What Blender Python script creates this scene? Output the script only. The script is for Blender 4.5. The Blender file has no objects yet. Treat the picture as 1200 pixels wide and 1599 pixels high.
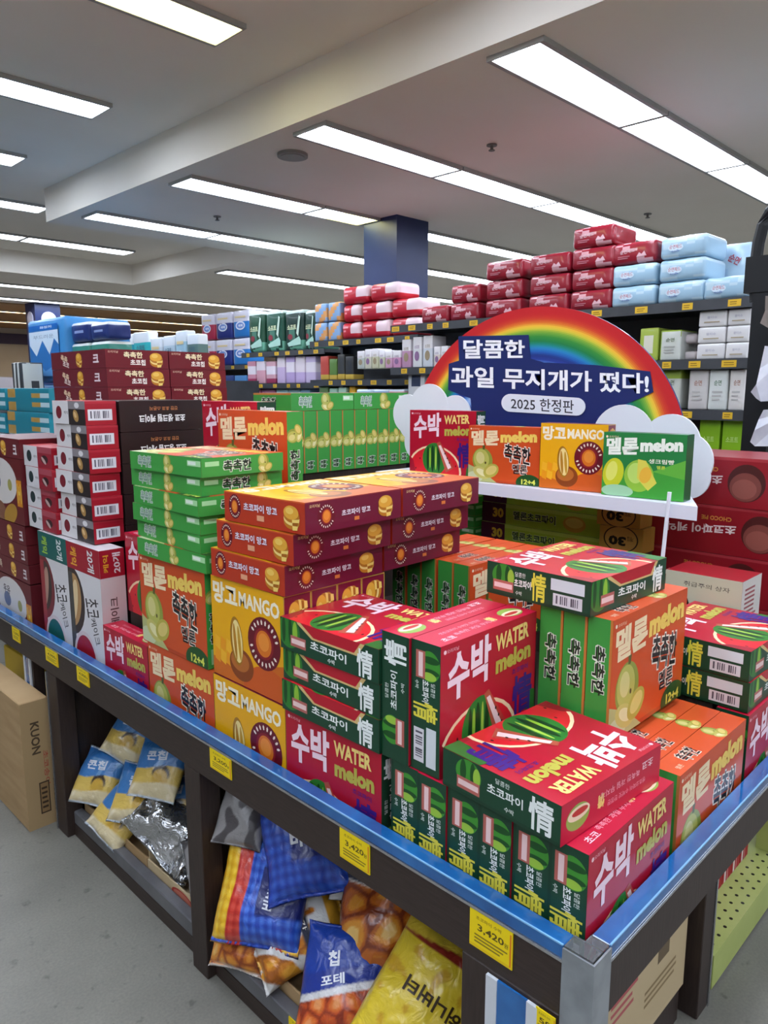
import bpy, bmesh, math, random
from mathutils import Vector, Matrix, noise

random.seed(7)
SC = bpy.context.scene
COL = SC.collection
PI = math.pi

# ------------------------------------------------------------------ camera, world, exposure
cam_d = bpy.data.cameras.new('camera')
cam = bpy.data.objects.new('camera', cam_d)
COL.objects.link(cam)
SC.camera = cam
PITCH = math.radians(9.44)
YAW = math.radians(45.3)
fw = Vector((math.sin(YAW) * math.cos(PITCH), math.cos(YAW) * math.cos(PITCH), -math.sin(PITCH)))
cam.location = (0, 0, 1.55)
cam.rotation_euler = fw.to_track_quat('-Z', 'Y').to_euler()
cam_d.sensor_fit = 'VERTICAL'
cam_d.sensor_height = 36.0
cam_d.lens = 36.0 * 1155.0 / 1599.0
cam_d.clip_start = 0.05
cam_d.clip_end = 100

world = bpy.data.worlds.new('world')
SC.world = world
world.use_nodes = True
world.node_tree.nodes['Background'].inputs[0].default_value = (0.85, 0.9, 1.0, 1)
world.node_tree.nodes['Background'].inputs[1].default_value = 0.25

SC.view_settings.view_transform = 'Standard'
SC.view_settings.look = 'None'
SC.view_settings.gamma = 1.0
SC.view_settings.use_curve_mapping = False
SC.view_settings.exposure = 1.45
LAMP = 7.0            # emission of the ceiling light diffusers
SC.cycles.max_bounces = 8
SC.cycles.diffuse_bounces = 4
SC.cycles.glossy_bounces = 3
SC.cycles.transmission_bounces = 4
SC.cycles.transparent_max_bounces = 6
SC.cycles.sample_clamp_indirect = 6.0
SC.cycles.caustics_reflective = False
SC.cycles.caustics_refractive = False
SC.cycles.use_denoising = True
SC.cycles.use_light_tree = True

# ------------------------------------------------------------------ materials
def lin(c):
    c /= 255.0
    return c / 12.92 if c <= 0.04045 else ((c + 0.055) / 1.055) ** 2.4

def rgb(h):
    return (lin(int(h[0:2], 16)), lin(int(h[2:4], 16)), lin(int(h[4:6], 16)), 1)

MATS = {}
def M(h, rough=0.42, metal=0.0, coat=0.0):
    """plain printed or painted colour"""
    k = (h, rough, metal, coat)
    if k in MATS:
        return MATS[k]
    m = bpy.data.materials.new('paint_' + h)
    m.use_nodes = True
    b = m.node_tree.nodes['Principled BSDF']
    b.inputs['Base Color'].default_value = rgb(h)
    b.inputs['Roughness'].default_value = rough
    b.inputs['Metallic'].default_value = metal
    b.inputs['Coat Weight'].default_value = coat
    b.inputs['Specular IOR Level'].default_value = 0.35
    MATS[k] = m
    return m

def noisy(name, h1, h2, scale=8, rough=0.6, bump=0.0, detail=5, metal=0.0, stretch=None, lo=0.35, hi=0.65, bscale=None):
    m = bpy.data.materials.new(name)
    m.use_nodes = True
    nt = m.node_tree
    b = nt.nodes['Principled BSDF']
    tc = nt.nodes.new('ShaderNodeTexCoord')
    mp = nt.nodes.new('ShaderNodeMapping')
    if stretch:
        mp.inputs['Scale'].default_value = stretch
    nz = nt.nodes.new('ShaderNodeTexNoise')
    nz.inputs['Scale'].default_value = scale
    nz.inputs['Detail'].default_value = detail
    cr = nt.nodes.new('ShaderNodeValToRGB')
    cr.color_ramp.elements[0].position = lo
    cr.color_ramp.elements[1].position = hi
    cr.color_ramp.elements[0].color = rgb(h1)
    cr.color_ramp.elements[1].color = rgb(h2)
    nt.links.new(tc.outputs['Object'], mp.inputs[0])
    nt.links.new(mp.outputs[0], nz.inputs['Vector'])
    nt.links.new(nz.outputs['Fac'], cr.inputs[0])
    nt.links.new(cr.outputs[0], b.inputs['Base Color'])
    b.inputs['Roughness'].default_value = rough
    b.inputs['Metallic'].default_value = metal
    if bump:
        bp = nt.nodes.new('ShaderNodeBump')
        bp.inputs['Strength'].default_value = bump
        bp.inputs['Distance'].default_value = 0.004
        if bscale:
            n2 = nt.nodes.new('ShaderNodeTexNoise')
            n2.inputs['Scale'].default_value = bscale
            nt.links.new(mp.outputs[0], n2.inputs['Vector'])
            nt.links.new(n2.outputs['Fac'], bp.inputs['Height'])
        else:
            nt.links.new(nz.outputs['Fac'], bp.inputs['Height'])
        nt.links.new(bp.outputs[0], b.inputs['Normal'])
    return m

def emit(name, h, strength):
    m = bpy.data.materials.new(name)
    m.use_nodes = True
    nt = m.node_tree
    nt.nodes.remove(nt.nodes['Principled BSDF'])
    e = nt.nodes.new('ShaderNodeEmission')
    e.inputs[0].default_value = rgb(h)
    e.inputs[1].default_value = strength
    nt.links.new(e.outputs[0], nt.nodes['Material Output'].inputs[0])
    return m

def floor_material():
    m = bpy.data.materials.new('worn_concrete_floor')
    m.use_nodes = True
    nt = m.node_tree
    L = nt.links.new
    b = nt.nodes['Principled BSDF']
    tc = nt.nodes.new('ShaderNodeTexCoord')
    n1 = nt.nodes.new('ShaderNodeTexNoise'); n1.inputs['Scale'].default_value = 2.2; n1.inputs['Detail'].default_value = 8
    c1 = nt.nodes.new('ShaderNodeValToRGB')
    c1.color_ramp.elements[0].position = 0.3; c1.color_ramp.elements[0].color = rgb('6c6a62')
    c1.color_ramp.elements[1].position = 0.72; c1.color_ramp.elements[1].color = rgb('86837a')
    n2 = nt.nodes.new('ShaderNodeTexNoise'); n2.inputs['Scale'].default_value = 26; n2.inputs['Detail'].default_value = 3
    c2 = nt.nodes.new('ShaderNodeValToRGB')
    c2.color_ramp.elements[0].position = 0.27; c2.color_ramp.elements[0].color = (0.45, 0.45, 0.44, 1)
    c2.color_ramp.elements[1].position = 0.37; c2.color_ramp.elements[1].color = (1, 1, 1, 1)
    n3 = nt.nodes.new('ShaderNodeTexNoise'); n3.inputs['Scale'].default_value = 140; n3.inputs['Detail'].default_value = 2
    c3 = nt.nodes.new('ShaderNodeValToRGB')
    c3.color_ramp.elements[0].position = 0.3; c3.color_ramp.elements[0].color = (0.86, 0.86, 0.86, 1)
    c3.color_ramp.elements[1].position = 0.7; c3.color_ramp.elements[1].color = (1.08, 1.08, 1.06, 1)
    x1 = nt.nodes.new('ShaderNodeMix'); x1.data_type = 'RGBA'; x1.blend_type = 'MULTIPLY'; x1.inputs[0].default_value = 0.7
    x2 = nt.nodes.new('ShaderNodeMix'); x2.data_type = 'RGBA'; x2.blend_type = 'MULTIPLY'; x2.inputs[0].default_value = 0.8
    for n in (n1, n2, n3):
        L(tc.outputs['Object'], n.inputs['Vector'])
    L(n1.outputs['Fac'], c1.inputs[0]); L(n2.outputs['Fac'], c2.inputs[0]); L(n3.outputs['Fac'], c3.inputs[0])
    L(c1.outputs[0], x1.inputs[6]); L(c2.outputs[0], x1.inputs[7])
    L(x1.outputs[2], x2.inputs[6]); L(c3.outputs[0], x2.inputs[7])
    L(x2.outputs[2], b.inputs['Base Color'])
    b.inputs['Roughness'].default_value = 0.5
    return m

m_ceiling = noisy('painted_ceiling', 'efe9de', 'f3ede3', 1.5, 0.85)
m_floor = floor_material()
m_wall = noisy('painted_wall', 'c9c6c0', 'd2cfca', 1.2, 0.8)
m_wood_ceiling = noisy('warm_panelling', 'a8835c', 'b7926a', 2, 0.6, stretch=(1, 8, 1))
m_navy = noisy('navy_paint', '1d2a57', '22315f', 3, 0.4)
m_darkwood = noisy('dark_laminate', '2e221d', '382b26', 30, 0.5, bump=0.06, stretch=(6, 6, 0.6))
m_darkwood_h = noisy('dark_laminate_rail', '2e221d', '382b26', 30, 0.5, bump=0.06, stretch=(0.6, 0.6, 8))
m_greyrail = noisy('grey_rail', '5b5b5f', '6a6a6d', 12, 0.4)
m_galv = noisy('galvanised_steel', '7f8487', '9a9fa2', 14, 0.42, metal=0.3, detail=7)
m_silver = M('c6c9cc', 0.25, 0.9)
m_kraft = noisy('kraft_board', 'a8895f', 'b4966c', 5, 0.75, stretch=(1, 1, 6))
m_kraft_pale = noisy('pale_board', 'c0aa84', 'cab591', 5, 0.75)
m_shelfmetal = noisy('charcoal_shelf_metal', '34363b', '3d3f44', 8, 0.45)
m_black = M('141518', 0.5)
m_white = M('e9e9ea', 0.5)
m_limerack = noisy('lime_powder_coat', 'a9b565', 'b6c173', 6, 0.5)
m_lamp = emit('cool_white_diffuser', 'e4eeff', LAMP)
m_lamp_warm = emit('yellowed_diffuser', 'f3eda6', LAMP * 0.62)
m_lamp_amber = emit('amber_strip_light', 'ffd9a0', LAMP * 0.8)
m_frame = M('a9a9a6', 0.5)

def rail_material():
    m = bpy.data.materials.new('blue_glossy_rail')
    m.use_nodes = True
    nt = m.node_tree
    b = nt.nodes['Principled BSDF']
    tc = nt.nodes.new('ShaderNodeTexCoord')
    nz = nt.nodes.new('ShaderNodeTexNoise'); nz.inputs['Scale'].default_value = 9; nz.inputs['Detail'].default_value = 4
    cr = nt.nodes.new('ShaderNodeValToRGB')
    cr.color_ramp.elements[0].position = 0.35; cr.color_ramp.elements[0].color = rgb('12508e')
    cr.color_ramp.elements[1].position = 0.7; cr.color_ramp.elements[1].color = rgb('256fb4')
    nt.links.new(tc.outputs['Object'], nz.inputs['Vector'])
    nt.links.new(nz.outputs['Fac'], cr.inputs[0])
    nt.links.new(cr.outputs[0], b.inputs['Base Color'])
    b.inputs['Roughness'].default_value = 0.12
    b.inputs['Coat Weight'].default_value = 0.6
    b.inputs['Coat Roughness'].default_value = 0.05
    return m
m_rail = rail_material()

def clear_material():
    m = bpy.data.materials.new('clear_plastic')
    m.use_nodes = True
    b = m.node_tree.nodes['Principled BSDF']
    b.inputs['Base Color'].default_value = (0.9, 0.93, 0.95, 1)
    b.inputs['Roughness'].default_value = 0.08
    b.inputs['Transmission Weight'].default_value = 0.9
    b.inputs['IOR'].default_value = 1.2
    return m
m_clear = clear_material()

# ------------------------------------------------------------------ mesh helpers
def mesh_obj(name, bm, mats, parent=None, smooth=False):
    me = bpy.data.meshes.new(name)
    bm.to_mesh(me); bm.free()
    for m in (mats if isinstance(mats, (list, tuple)) else [mats]):
        me.materials.append(m)
    if smooth:
        me.shade_smooth()
    o = bpy.data.objects.new(name, me)
    COL.objects.link(o)
    if parent:
        o.parent = parent
    return o

def tag(o, label, cat, group=None):
    o['label'] = label
    o['category'] = cat
    if group:
        o['group'] = group
    return o

def structure(o):
    o['kind'] = 'structure'
    return o

def empty(name, loc=(0, 0, 0), rz=0):
    o = bpy.data.objects.new(name, None)
    COL.objects.link(o)
    o.location = loc
    o.rotation_euler = (0, 0, rz)
    return o

def bx(bm, x0, x1, y0, y1, z0, z1, mi=0, bev=0.0, seg=1):
    r = bmesh.ops.create_cube(bm, size=1.0)
    vs = r['verts']
    for v in vs:
        v.co = Vector((x0 + (v.co.x + .5) * (x1 - x0), y0 + (v.co.y + .5) * (y1 - y0), z0 + (v.co.z + .5) * (z1 - z0)))
    fs = set(f for v in vs for f in v.link_faces)
    for f in fs:
        f.material_index = mi
    if bev > 0:
        es = list(set(e for v in vs for e in v.link_edges))
        r2 = bmesh.ops.bevel(bm, geom=es, offset=bev, segments=seg, affect='EDGES', profile=0.5)
        for f in r2['faces']:
            f.material_index = mi

def cyl(bm, p0, p1, r, seg=10, mi=0, r2=None):
    p0 = Vector(p0); p1 = Vector(p1)
    d = p1 - p0
    q = d.to_track_quat('Z', 'Y').to_matrix().to_4x4()
    q.translation = (p0 + p1) / 2
    res = bmesh.ops.create_cone(bm, cap_ends=True, segments=seg, radius1=r, radius2=r if r2 is None else r2, depth=d.length, matrix=q)
    for f in set(f for v in res['verts'] for f in v.link_faces):
        f.material_index = mi

def tube(bm, pts, r, seg=8, mi=0):
    pts = [Vector(p) for p in pts]
    rings = []
    for i, p in enumerate(pts):
        t = (pts[min(i + 1, len(pts) - 1)] - pts[max(i - 1, 0)]).normalized()
        a = Vector((0, 0, 1)) if abs(t.z) < .9 else Vector((1, 0, 0))
        u = t.cross(a).normalized(); w = t.cross(u)
        rings.append([bm.verts.new(p + (u * math.cos(2 * PI * k / seg) + w * math.sin(2 * PI * k / seg)) * r) for k in range(seg)])
    for a, b in zip(rings, rings[1:]):
        for k in range(seg):
            bm.faces.new((a[k], a[(k + 1) % seg], b[(k + 1) % seg], b[k])).material_index = mi
    bm.faces.new(rings[0][::-1]).material_index = mi
    bm.faces.new(rings[-1]).material_index = mi

def box_obj(name, dims, m, parent=None, bev=0.0):
    bm = bmesh.new()
    bx(bm, *dims, bev=bev)
    return mesh_obj(name, bm, m, parent)

# ------------------------------------------------------------------ printed artwork
GLYPH = {}
def glyphs(body, bold):
    """triangulated lettering in a unit box; dense characters get their weight from a few shifted strikes, the rest from the curve offset"""
    dense = any(ch in '情' for ch in body)
    k = (body, round(bold, 3))
    if k in GLYPH:
        return GLYPH[k]
    c = bpy.data.curves.new('lettering', 'FONT')
    c.body = body
    c.resolution_u = 2
    c.align_x = 'CENTER'
    if not dense:
        c.offset = bold * (.5 if any(ord(ch) > 0x2e80 for ch in body) else .75)
    o = bpy.data.objects.new('lettering', c)
    COL.objects.link(o)
    dg = bpy.context.evaluated_depsgraph_get()
    ev = o.evaluated_get(dg)
    me = ev.to_mesh()
    v0 = [(v.co.x, v.co.y) for v in me.vertices]
    f0 = [tuple(p.vertices) for p in me.polygons]
    ev.to_mesh_clear()
    bpy.data.objects.remove(o)
    bpy.data.curves.remove(c)
    s = bold * .5
    sh = [(-s, -s), (s, -s), (s, s), (-s, s)] if dense else [(0, 0)]
    vs = []; fs = []
    for q, (dx, dy) in enumerate(sh):
        n = len(vs)
        vs += [(x + dx, y + dy, q * 1.2e-5) for x, y in v0]
        fs += [tuple(i + n for i in f) for f in f0]
    x0 = min(v[0] for v in vs); x1 = max(v[0] for v in vs)
    y0 = min(v[1] for v in vs); y1 = max(v[1] for v in vs)
    vs = [((v[0] - x0) / (x1 - x0) - .5, (v[1] - y0) / (y1 - y0) - .5, v[2]) for v in vs]
    GLYPH[k] = (vs, fs)
    return GLYPH[k]

def clip(poly, w, h):
    for ax, lim, sg in ((0, 0, 1), (0, w, -1), (1, 0, 1), (1, h, -1)):
        out = []
        n = len(poly)
        for i in range(n):
            a = poly[i]; b = poly[(i + 1) % n]
            ia = (a[ax] - lim) * sg >= 0; ib = (b[ax] - lim) * sg >= 0
            if ia:
                out.append(a)
            if ia != ib:
                t = (lim - a[ax]) / (b[ax] - a[ax])
                out.append((a[0] + (b[0] - a[0]) * t, a[1] + (b[1] - a[1]) * t))
        poly = out
        if len(poly) < 3:
            return []
    return poly

class Art:
    """flat print on a w x h face; every shape is laid a hair above the one before"""
    STEP = 0.00003
    def __init__(s, w, h, base):
        s.w, s.h = w, h
        s.items = []
        s.lay = 0
        if base:
            s.poly([(0, 0), (w, 0), (w, h), (0, h)], base)
    def poly(s, pts, c):
        p = clip(list(pts), s.w, s.h)
        if p:
            s.items.append(([(x, y) for x, y in p], [tuple(range(len(p)))], c, s.lay))
        s.lay += 1
        return s
    def rect(s, x0, y0, x1, y1, c):
        return s.poly([(x0, y0), (x1, y0), (x1, y1), (x0, y1)], c)
    def ell(s, cx, cy, rx, ry, c, rot=0, a0=0, a1=360, n=28):
        r = math.radians(rot)
        pts = []
        full = a1 - a0 >= 360
        for i in range(n if full else n + 1):
            t = math.radians(a0 + (a1 - a0) * i / n)
            x, y = rx * math.cos(t), ry * math.sin(t)
            pts.append((cx + x * math.cos(r) - y * math.sin(r), cy + x * math.sin(r) + y * math.cos(r)))
        return s.poly(pts, c)
    def text(s, body, cx, cy, w, h, c, rot=0, bold=0.03, shear=0.0, out=None, ob=0.09):
        for col, bo, grow in (([(out, ob, 1.10)] if out else []) + [(c, bold, 1.0)]):
            vs, fs = glyphs(body, bo)
            r = math.radians(rot)
            P = []
            for x, y, hz in vs:
                X = x * w * (1.0 if grow == 1.0 else (1 + .10 * h / max(w, h))); Y = y * h * grow
                Y += X * shear
                P.append((cx + X * math.cos(r) - Y * math.sin(r), cy + X * math.sin(r) + Y * math.cos(r), hz))
            s.items.append((P, fs, col, s.lay))
            s.lay += 1
        return s
    def barcode(s, x0, y0, x1, y1, vert=False):
        s.rect(x0, y0, x1, y1, 'dcd8dc')
        n = 11
        rnd = random.Random(3)
        for i in range(n):
            if rnd.random() < .2:
                continue
            a = x0 + (x1 - x0) * (.1 + .8 * i / n); b = a + (x1 - x0) * rnd.choice((.03, .045, .06))
            if vert:
                a = y0 + (y1 - y0) * (.1 + .8 * i / n); b = a + (y1 - y0) * rnd.choice((.03, .045, .06))
                s.rect(x0 + (x1 - x0) * .15, a, x1 - (x1 - x0) * .15, b, '5a5560')
            else:
                s.rect(a, y0 + (y1 - y0) * .18, b, y1 - (y1 - y0) * .15, '5a5560')
        return s
    def lines(s, x0, y0, x1, y1, n, c):
        rnd = random.Random(int(x0 * 1e4) + n)
        dy = (y1 - y0) / n
        for i in range(n):
            s.rect(x0, y0 + dy * (i + .25), x0 + (x1 - x0) * rnd.uniform(.7, 1), y0 + dy * (i + .7), c)
        return s
    def add_to(s, bm, cols, origin, right, up, nrm, lift=0.0002, swap=None):
        origin = Vector(origin); right = Vector(right); up = Vector(up); nrm = Vector(nrm)
        for pts, fs, c, lay in s.items:
            if c not in cols:
                cols.append(c)
            mi = cols.index(c)
            o = origin + nrm * (lift + s.STEP * lay)
            vv = [bm.verts.new(o + right * p[0] + up * p[1] + (nrm * p[2] if len(p) > 2 else Vector())) for p in pts]
            for f in fs:
                try:
                    fc = bm.faces.new([vv[i] for i in f])
                except ValueError:
                    continue
                fc.material_index = mi
                if fc.calc_area() > 1e-12:
                    fc.normal_update()
                    if fc.normal.dot(nrm) < 0:
                        fc.normal_flip()
    def mesh(s, name, origin, right, up, nrm, rough=0.4, coat=0.15):
        bm = bmesh.new(); cols = []
        s.add_to(bm, cols, origin, right, up, nrm)
        me = bpy.data.meshes.new(name)
        bm.to_mesh(me); bm.free()
        for c in cols:
            me.materials.append(M(c, rough, 0.0, coat))
        return me

# little fruit drawings --------------------------------------------------
def art_watermelon_cake(a, cx, cy, r, rot=0):
    """striped ball with a wedge of pink and white cake in front"""
    k = math.radians(rot)
    def q(x, y):
        return (cx + (x * math.cos(k) - y * math.sin(k)) * r, cy + (x * math.sin(k) + y * math.cos(k)) * r)
    a.ell(*q(-.25, 0), r * .85, r * .95, '2f7a2d', rot)
    for dx, rx in ((-.72, .09), (-.38, .12), (0.05, .1)):
        a.ell(*q(dx, 0), r * rx, r * .8 * math.sqrt(max(.1, 1 - (dx + .25) ** 2)), '123f1a', rot)
    a.ell(*q(-.56, .05), r * .07, r * .62, '8fbf3a', rot)
    a.ell(*q(-.16, .05), r * .06, r * .7, 'a5c94a', rot)
    a.poly([q(-.1, .95), q(.12, 1.05), q(1.1, -.45), q(.55, -.75)], 'b5543f')
    a.poly([q(.02, .8), q(.18, .84), q(.92, -.42), q(.7, -.56)], 'f5d5d2')
    a.poly([q(.2, .9), q(.3, .8), q(1.1, -.35), q(1.02, -.5)], 'c23a34')
    for t in (.25, .5, .75):
        a.ell(*q(.32 + .62 * t, .62 - 1.05 * t), r * .04, r * .055, '2a1512', rot, n=8)

def art_slice(a, cx, cy, rx, ry, rot=0):
    a.ell(cx, cy, rx, ry, 'f3d3a8', rot)
    a.ell(cx, cy, rx * .93, ry * .93, 'd8202c', rot)

def art_melon_cake(a, cx, cy, r):
    a.ell(cx - .2 * r, cy + .2 * r, .72 * r, .82 * r, '8f9a3e', 8)
    a.ell(cx - .28 * r, cy + .28 * r, .55 * r, .66 * r, 'b9b95a', 8)
    a.ell(cx - .36 * r, cy + .36 * r, .3 * r, .4 * r, 'd6cf86', 8)
    a.poly([(cx - .22 * r, cy + 1.22 * r), (cx - .02 * r, cy + 1.2 * r), (cx - .06 * r, cy + .92 * r), (cx - .2 * r, cy + .92 * r)], '5a5a24')
    a.ell(cx - .28 * r, cy - .62 * r, .62 * r, .36 * r, 'c9c06a', -24).ell(cx - .24 * r, cy - .6 * r, .42 * r, .2 * r, 'e6e0a8', -24)
    a.ell(cx + .42 * r, cy - .45 * r, .58 * r, .42 * r, 'b7ad4a', 32).ell(cx + .44 * r, cy - .42 * r, .42 * r, .27 * r, 'dcc873', 32)
    a.ell(cx + .02 * r, cy + .05 * r, .06 * r, .09 * r, '4a3a1a', n=8)

def art_emblem(a, cx, cy, r, ry=None):
    ry = ry or r
    a.ell(cx, cy, r, ry, '6a1022')
    for i in range(22):
        if i % 11 in (0, 10):
            continue
        t = 2 * PI * i / 22
        a.ell(cx + .8 * r * math.cos(t), cy + .8 * ry * math.sin(t), .11 * r, .055 * ry, 'f3e3d3', math.degrees(t), n=5)
    a.ell(cx, cy, r * .6, ry * .6, '8c1a24')
    a.ell(cx, cy, r * .47, ry * .5, 'd9721f')
    a.ell(cx, cy + .06 * ry, r * .33, ry * .34, 'ec8f34')

def art_cookie(a, cx, cy, r):
    a.ell(cx, cy - .35 * r, .85 * r, .55 * r, 'c07a22')
    a.ell(cx, cy - .12 * r, .85 * r, .5 * r, 'f2d483')
    a.ell(cx, cy + .08 * r, .85 * r, .5 * r, 'b8741f')
    a.ell(cx - .05 * r, cy + .3 * r, .8 * r, .5 * r, 'e2a63a')
    a.ell(cx - .2 * r, cy + .42 * r, .42 * r, .24 * r, 'f0c55e')
    a.poly([(cx + .05 * r, cy - .2 * r), (cx + .8 * r, cy - .1 * r), (cx + .6 * r, cy - .9 * r), (cx + .1 * r, cy - .95 * r)], 'f2cf6c')
    a.poly([(cx + .1 * r, cy - .4 * r), (cx + .72 * r, cy - .35 * r), (cx + .66 * r, cy - .6 * r), (cx + .1 * r, cy - .62 * r)], 'a5621a')

# ------------------------------------------------------------------ cartons
KINDS = {}
PANEL_NAME = {'front': 'front_panel', 'back': 'back_panel', 'left': 'side_panel', 'right': 'side_panel', 'top': 'top_panel', 'bottom': 'base_panel'}

def frames(L, H, T):
    return {
        'front': ((-L / 2, -T / 2, -H / 2), (1, 0, 0), (0, 0, 1), (0, -1, 0)),
        'back': ((L / 2, T / 2, -H / 2), (-1, 0, 0), (0, 0, 1), (0, 1, 0)),
        'left': ((-L / 2, T / 2, H / 2), (0, 0, -1), (0, -1, 0), (-1, 0, 0)),
        'right': ((L / 2, T / 2, -H / 2), (0, 0, 1), (0, -1, 0), (1, 0, 0)),
        'top': ((-L / 2, -T / 2, H / 2), (1, 0, 0), (0, 1, 0), (0, 0, 1)),
        'bottom': ((-L / 2, T / 2, -H / 2), (1, 0, 0), (0, -1, 0), (0, 0, -1)),
    }

def make_kind(kind, name, cat, dims, body, arts, rough=0.38):
    L, H, T = dims
    bm = bmesh.new()
    bx(bm, -L / 2, L / 2, -T / 2, T / 2, -H / 2, H / 2, bev=0.0015)
    me = bpy.data.meshes.new(name)
    bm.to_mesh(me); bm.free()
    me.materials.append(M(body, rough))
    fr = frames(L, H, T)
    panels = [(PANEL_NAME[f], a.mesh(PANEL_NAME[f], *fr[f], rough=rough)) for f, a in arts.items()]
    KINDS[kind] = dict(name=name, cat=cat, dims=dims, me=me, panels=panels)

AX = {'x': Vector((1, 0, 0)), '-x': Vector((-1, 0, 0)), 'y': Vector((0, 1, 0)), '-y': Vector((0, -1, 0)), 'z': Vector((0, 0, 1)), '-z': Vector((0, 0, -1))}
def put(kind, n, u, corner, label, group=None, yaw=0.0, scale=1.0, name=None):
    """stand a carton with its front facing n and its title edge towards u; corner = lowest x, y, z before the small turn"""
    K = KINDS[kind]
    n = AX[n]; u = AX[u]; r = u.cross(n)
    L, H, T = [d * scale for d in K['dims']]
    ext = Vector([abs(r[i]) * L + abs(n[i]) * T + abs(u[i]) * H for i in range(3)])
    c = Vector(corner) + ext / 2
    R = Matrix((r, -n, u)).transposed().to_4x4()
    mw = Matrix.Translation(c) @ Matrix.Rotation(math.radians(yaw), 4, 'Z') @ R @ Matrix.Scale(scale, 4)
    o = bpy.data.objects.new(name or K['name'], K['me'])
    COL.objects.link(o)
    o.matrix_world = mw
    for pn, pm in K['panels']:
        p = bpy.data.objects.new(pn, pm)
        p.parent = o
        COL.objects.link(p)
    return tag(o, label, K['cat'], group)

# -- watermelon pie carton
def kind_watermelon():
    L, H, T = .30, .25, .069
    f = Art(L, H, 'b3122d')
    f.rect(0, 0, L, .012, '9d0f28')
    f.ell(.012, .237, .004, .004, 'f3c9cf', n=10).text('오리지날', .034, .237, .034, .007, 'f0b8c2', bold=0)
    art_slice(f, .115, .015, .125, .10, 0)
    f.poly([(0, 0), (.03, 0), (.018, .05), (0, .07)], '9d0f28')
    for sx, sy in ((.05, .06), (.09, .085), (.19, .06), (.215, .04), (.03, .02)):
        f.ell(sx, sy, .0025, .004, '3a0f10', n=8)
    art_watermelon_cake(f, .135, .062, .066)
    f.poly([(.26, 0), (.3, 0), (.3, .085), (.285, .09), (.262, .03)], '2c6b2a')
    f.text('수박', .083, .19, .128, .092, 'f7dbe4', bold=.075, shear=.12)
    f.text('WATER', .217, .218, .112, .034, 'f0d47c', bold=.05, shear=.05)
    f.text('melon', .222, .175, .118, .038, 'b9b04a', bold=.07, shear=.05)
    f.text('초코파이', .245, .143, .055, .012, '4a1a7a', bold=.02)
    f.text('情', .255, .083, .068, .095, '3b1a78', bold=.05)
    # left strip read from the title edge down
    def strip(c, labels, flip):
        s = Art(H, T, '17422c')
        s.rect(0, 0, H, .006, '123824')
        x = .043 if not flip else .06
        s.ell(x, T * .62, .029, .026, '3f8f2f').ell(x - .012, T * .66, .007, .021, '184f1f').ell(x + .010, T * .66, .006, .021, '184f1f').ell(x + .019, T * .62, .008, .017, '9cc443')
        s.rect(x - .026, T * .16, x + .026, T * .48, 'b8645a').rect(x - .023, T * .25, x + .023, T * .4, 'f1cfcd')
        if not flip:
            s.text('달콤한', .086, T * .76, .026, .010, 'dfe8df', bold=.01)
            s.text('초코파이', .092, T * .5, .042, .017, 'f1f4f0', bold=.05)
            s.text('수박', .083, T * .2, .016, .009, 'dfe8df', bold=.02)
            s.text('情', .131, T * .5, .036, T * .84, c, bold=.04)
            s.rect(.160, T * .54, .236, T * .88, 'd8dce0').barcode(.166, T * .1, .232, T * .46)
        else:
            s.text('초코파이', .14, T * .55, .075, .018, 'eef2ee', bold=.04)
            s.text('달콤한', .135, T * .82, .03, .009, 'dfe8df', bold=.01).text('수박', .15, T * .22, .02, .009, 'dfe8df', bold=.02)
            s.text('情', .213, T * .5, .048, T * .82, c, bold=.045)
        return s
    b = Art(L, T, '17422c')
    b.poly([(.055, T), (.06, T * .93), (.105, T * .6), (.24, T * .6), (.262, T)], 'd9b878')
    b.poly([(.068, T), (.11, T * .66), (.232, T * .66), (.25, T)], 'b81a2c')
    b.ell(.03, T * .6, .036, .036, '2f7a2d').ell(.012, T * .65, .006, .03, '14491d').ell(.034, T * .65, .006, .03, '14491d').ell(.05, T * .6, .008, .026, '8fbf3a')
    b.rect(.035, T * .18, .085, T * .52, 'b5645c').rect(.038, T * .27, .082, T * .43, 'efcfcb')
    b.text('초코파이', .155, T * .4, .11, .019, 'eef2ee', bold=.05, shear=-.04).text('수박', .165, T * .14, .022, .010, 'eef2ee', bold=.03)
    b.text('情', .262, T * .45, .044, T * .82, 'eef2ee', bold=.045)
    t = Art(L, T, 'c3173a')
    t.text('생초코파이 수박맛 한정판', .11, T * .68, .12, .010, 'f0a9b8', bold=0)
    t.text('촉촉한 과일 무지개', .13, T * .38, .12, .012, 'f0a9b8', bold=.01)
    t.text('情', .19, T * .5, .02, .024, 'f0d27a', bold=.05)
    t.text('초코', .045, T * .3, .036, .014, 'f3d5da', bold=.03)
    t.ell(.255, T * .5, .032, .022, '8fae4c').ell(.253, T * .42, .03, .012, 'f0d9b9').ell(.25, T * .4, .022, .006, 'c2352f')
    make_kind('W', 'watermelon_pie_carton', 'snack box', (L, H, T), 'a8122a',
              {'front': f, 'left': strip('e5d84a', True, False), 'right': strip('eef2ee', False, True), 'bottom': b, 'top': t})
kind_watermelon()

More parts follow.
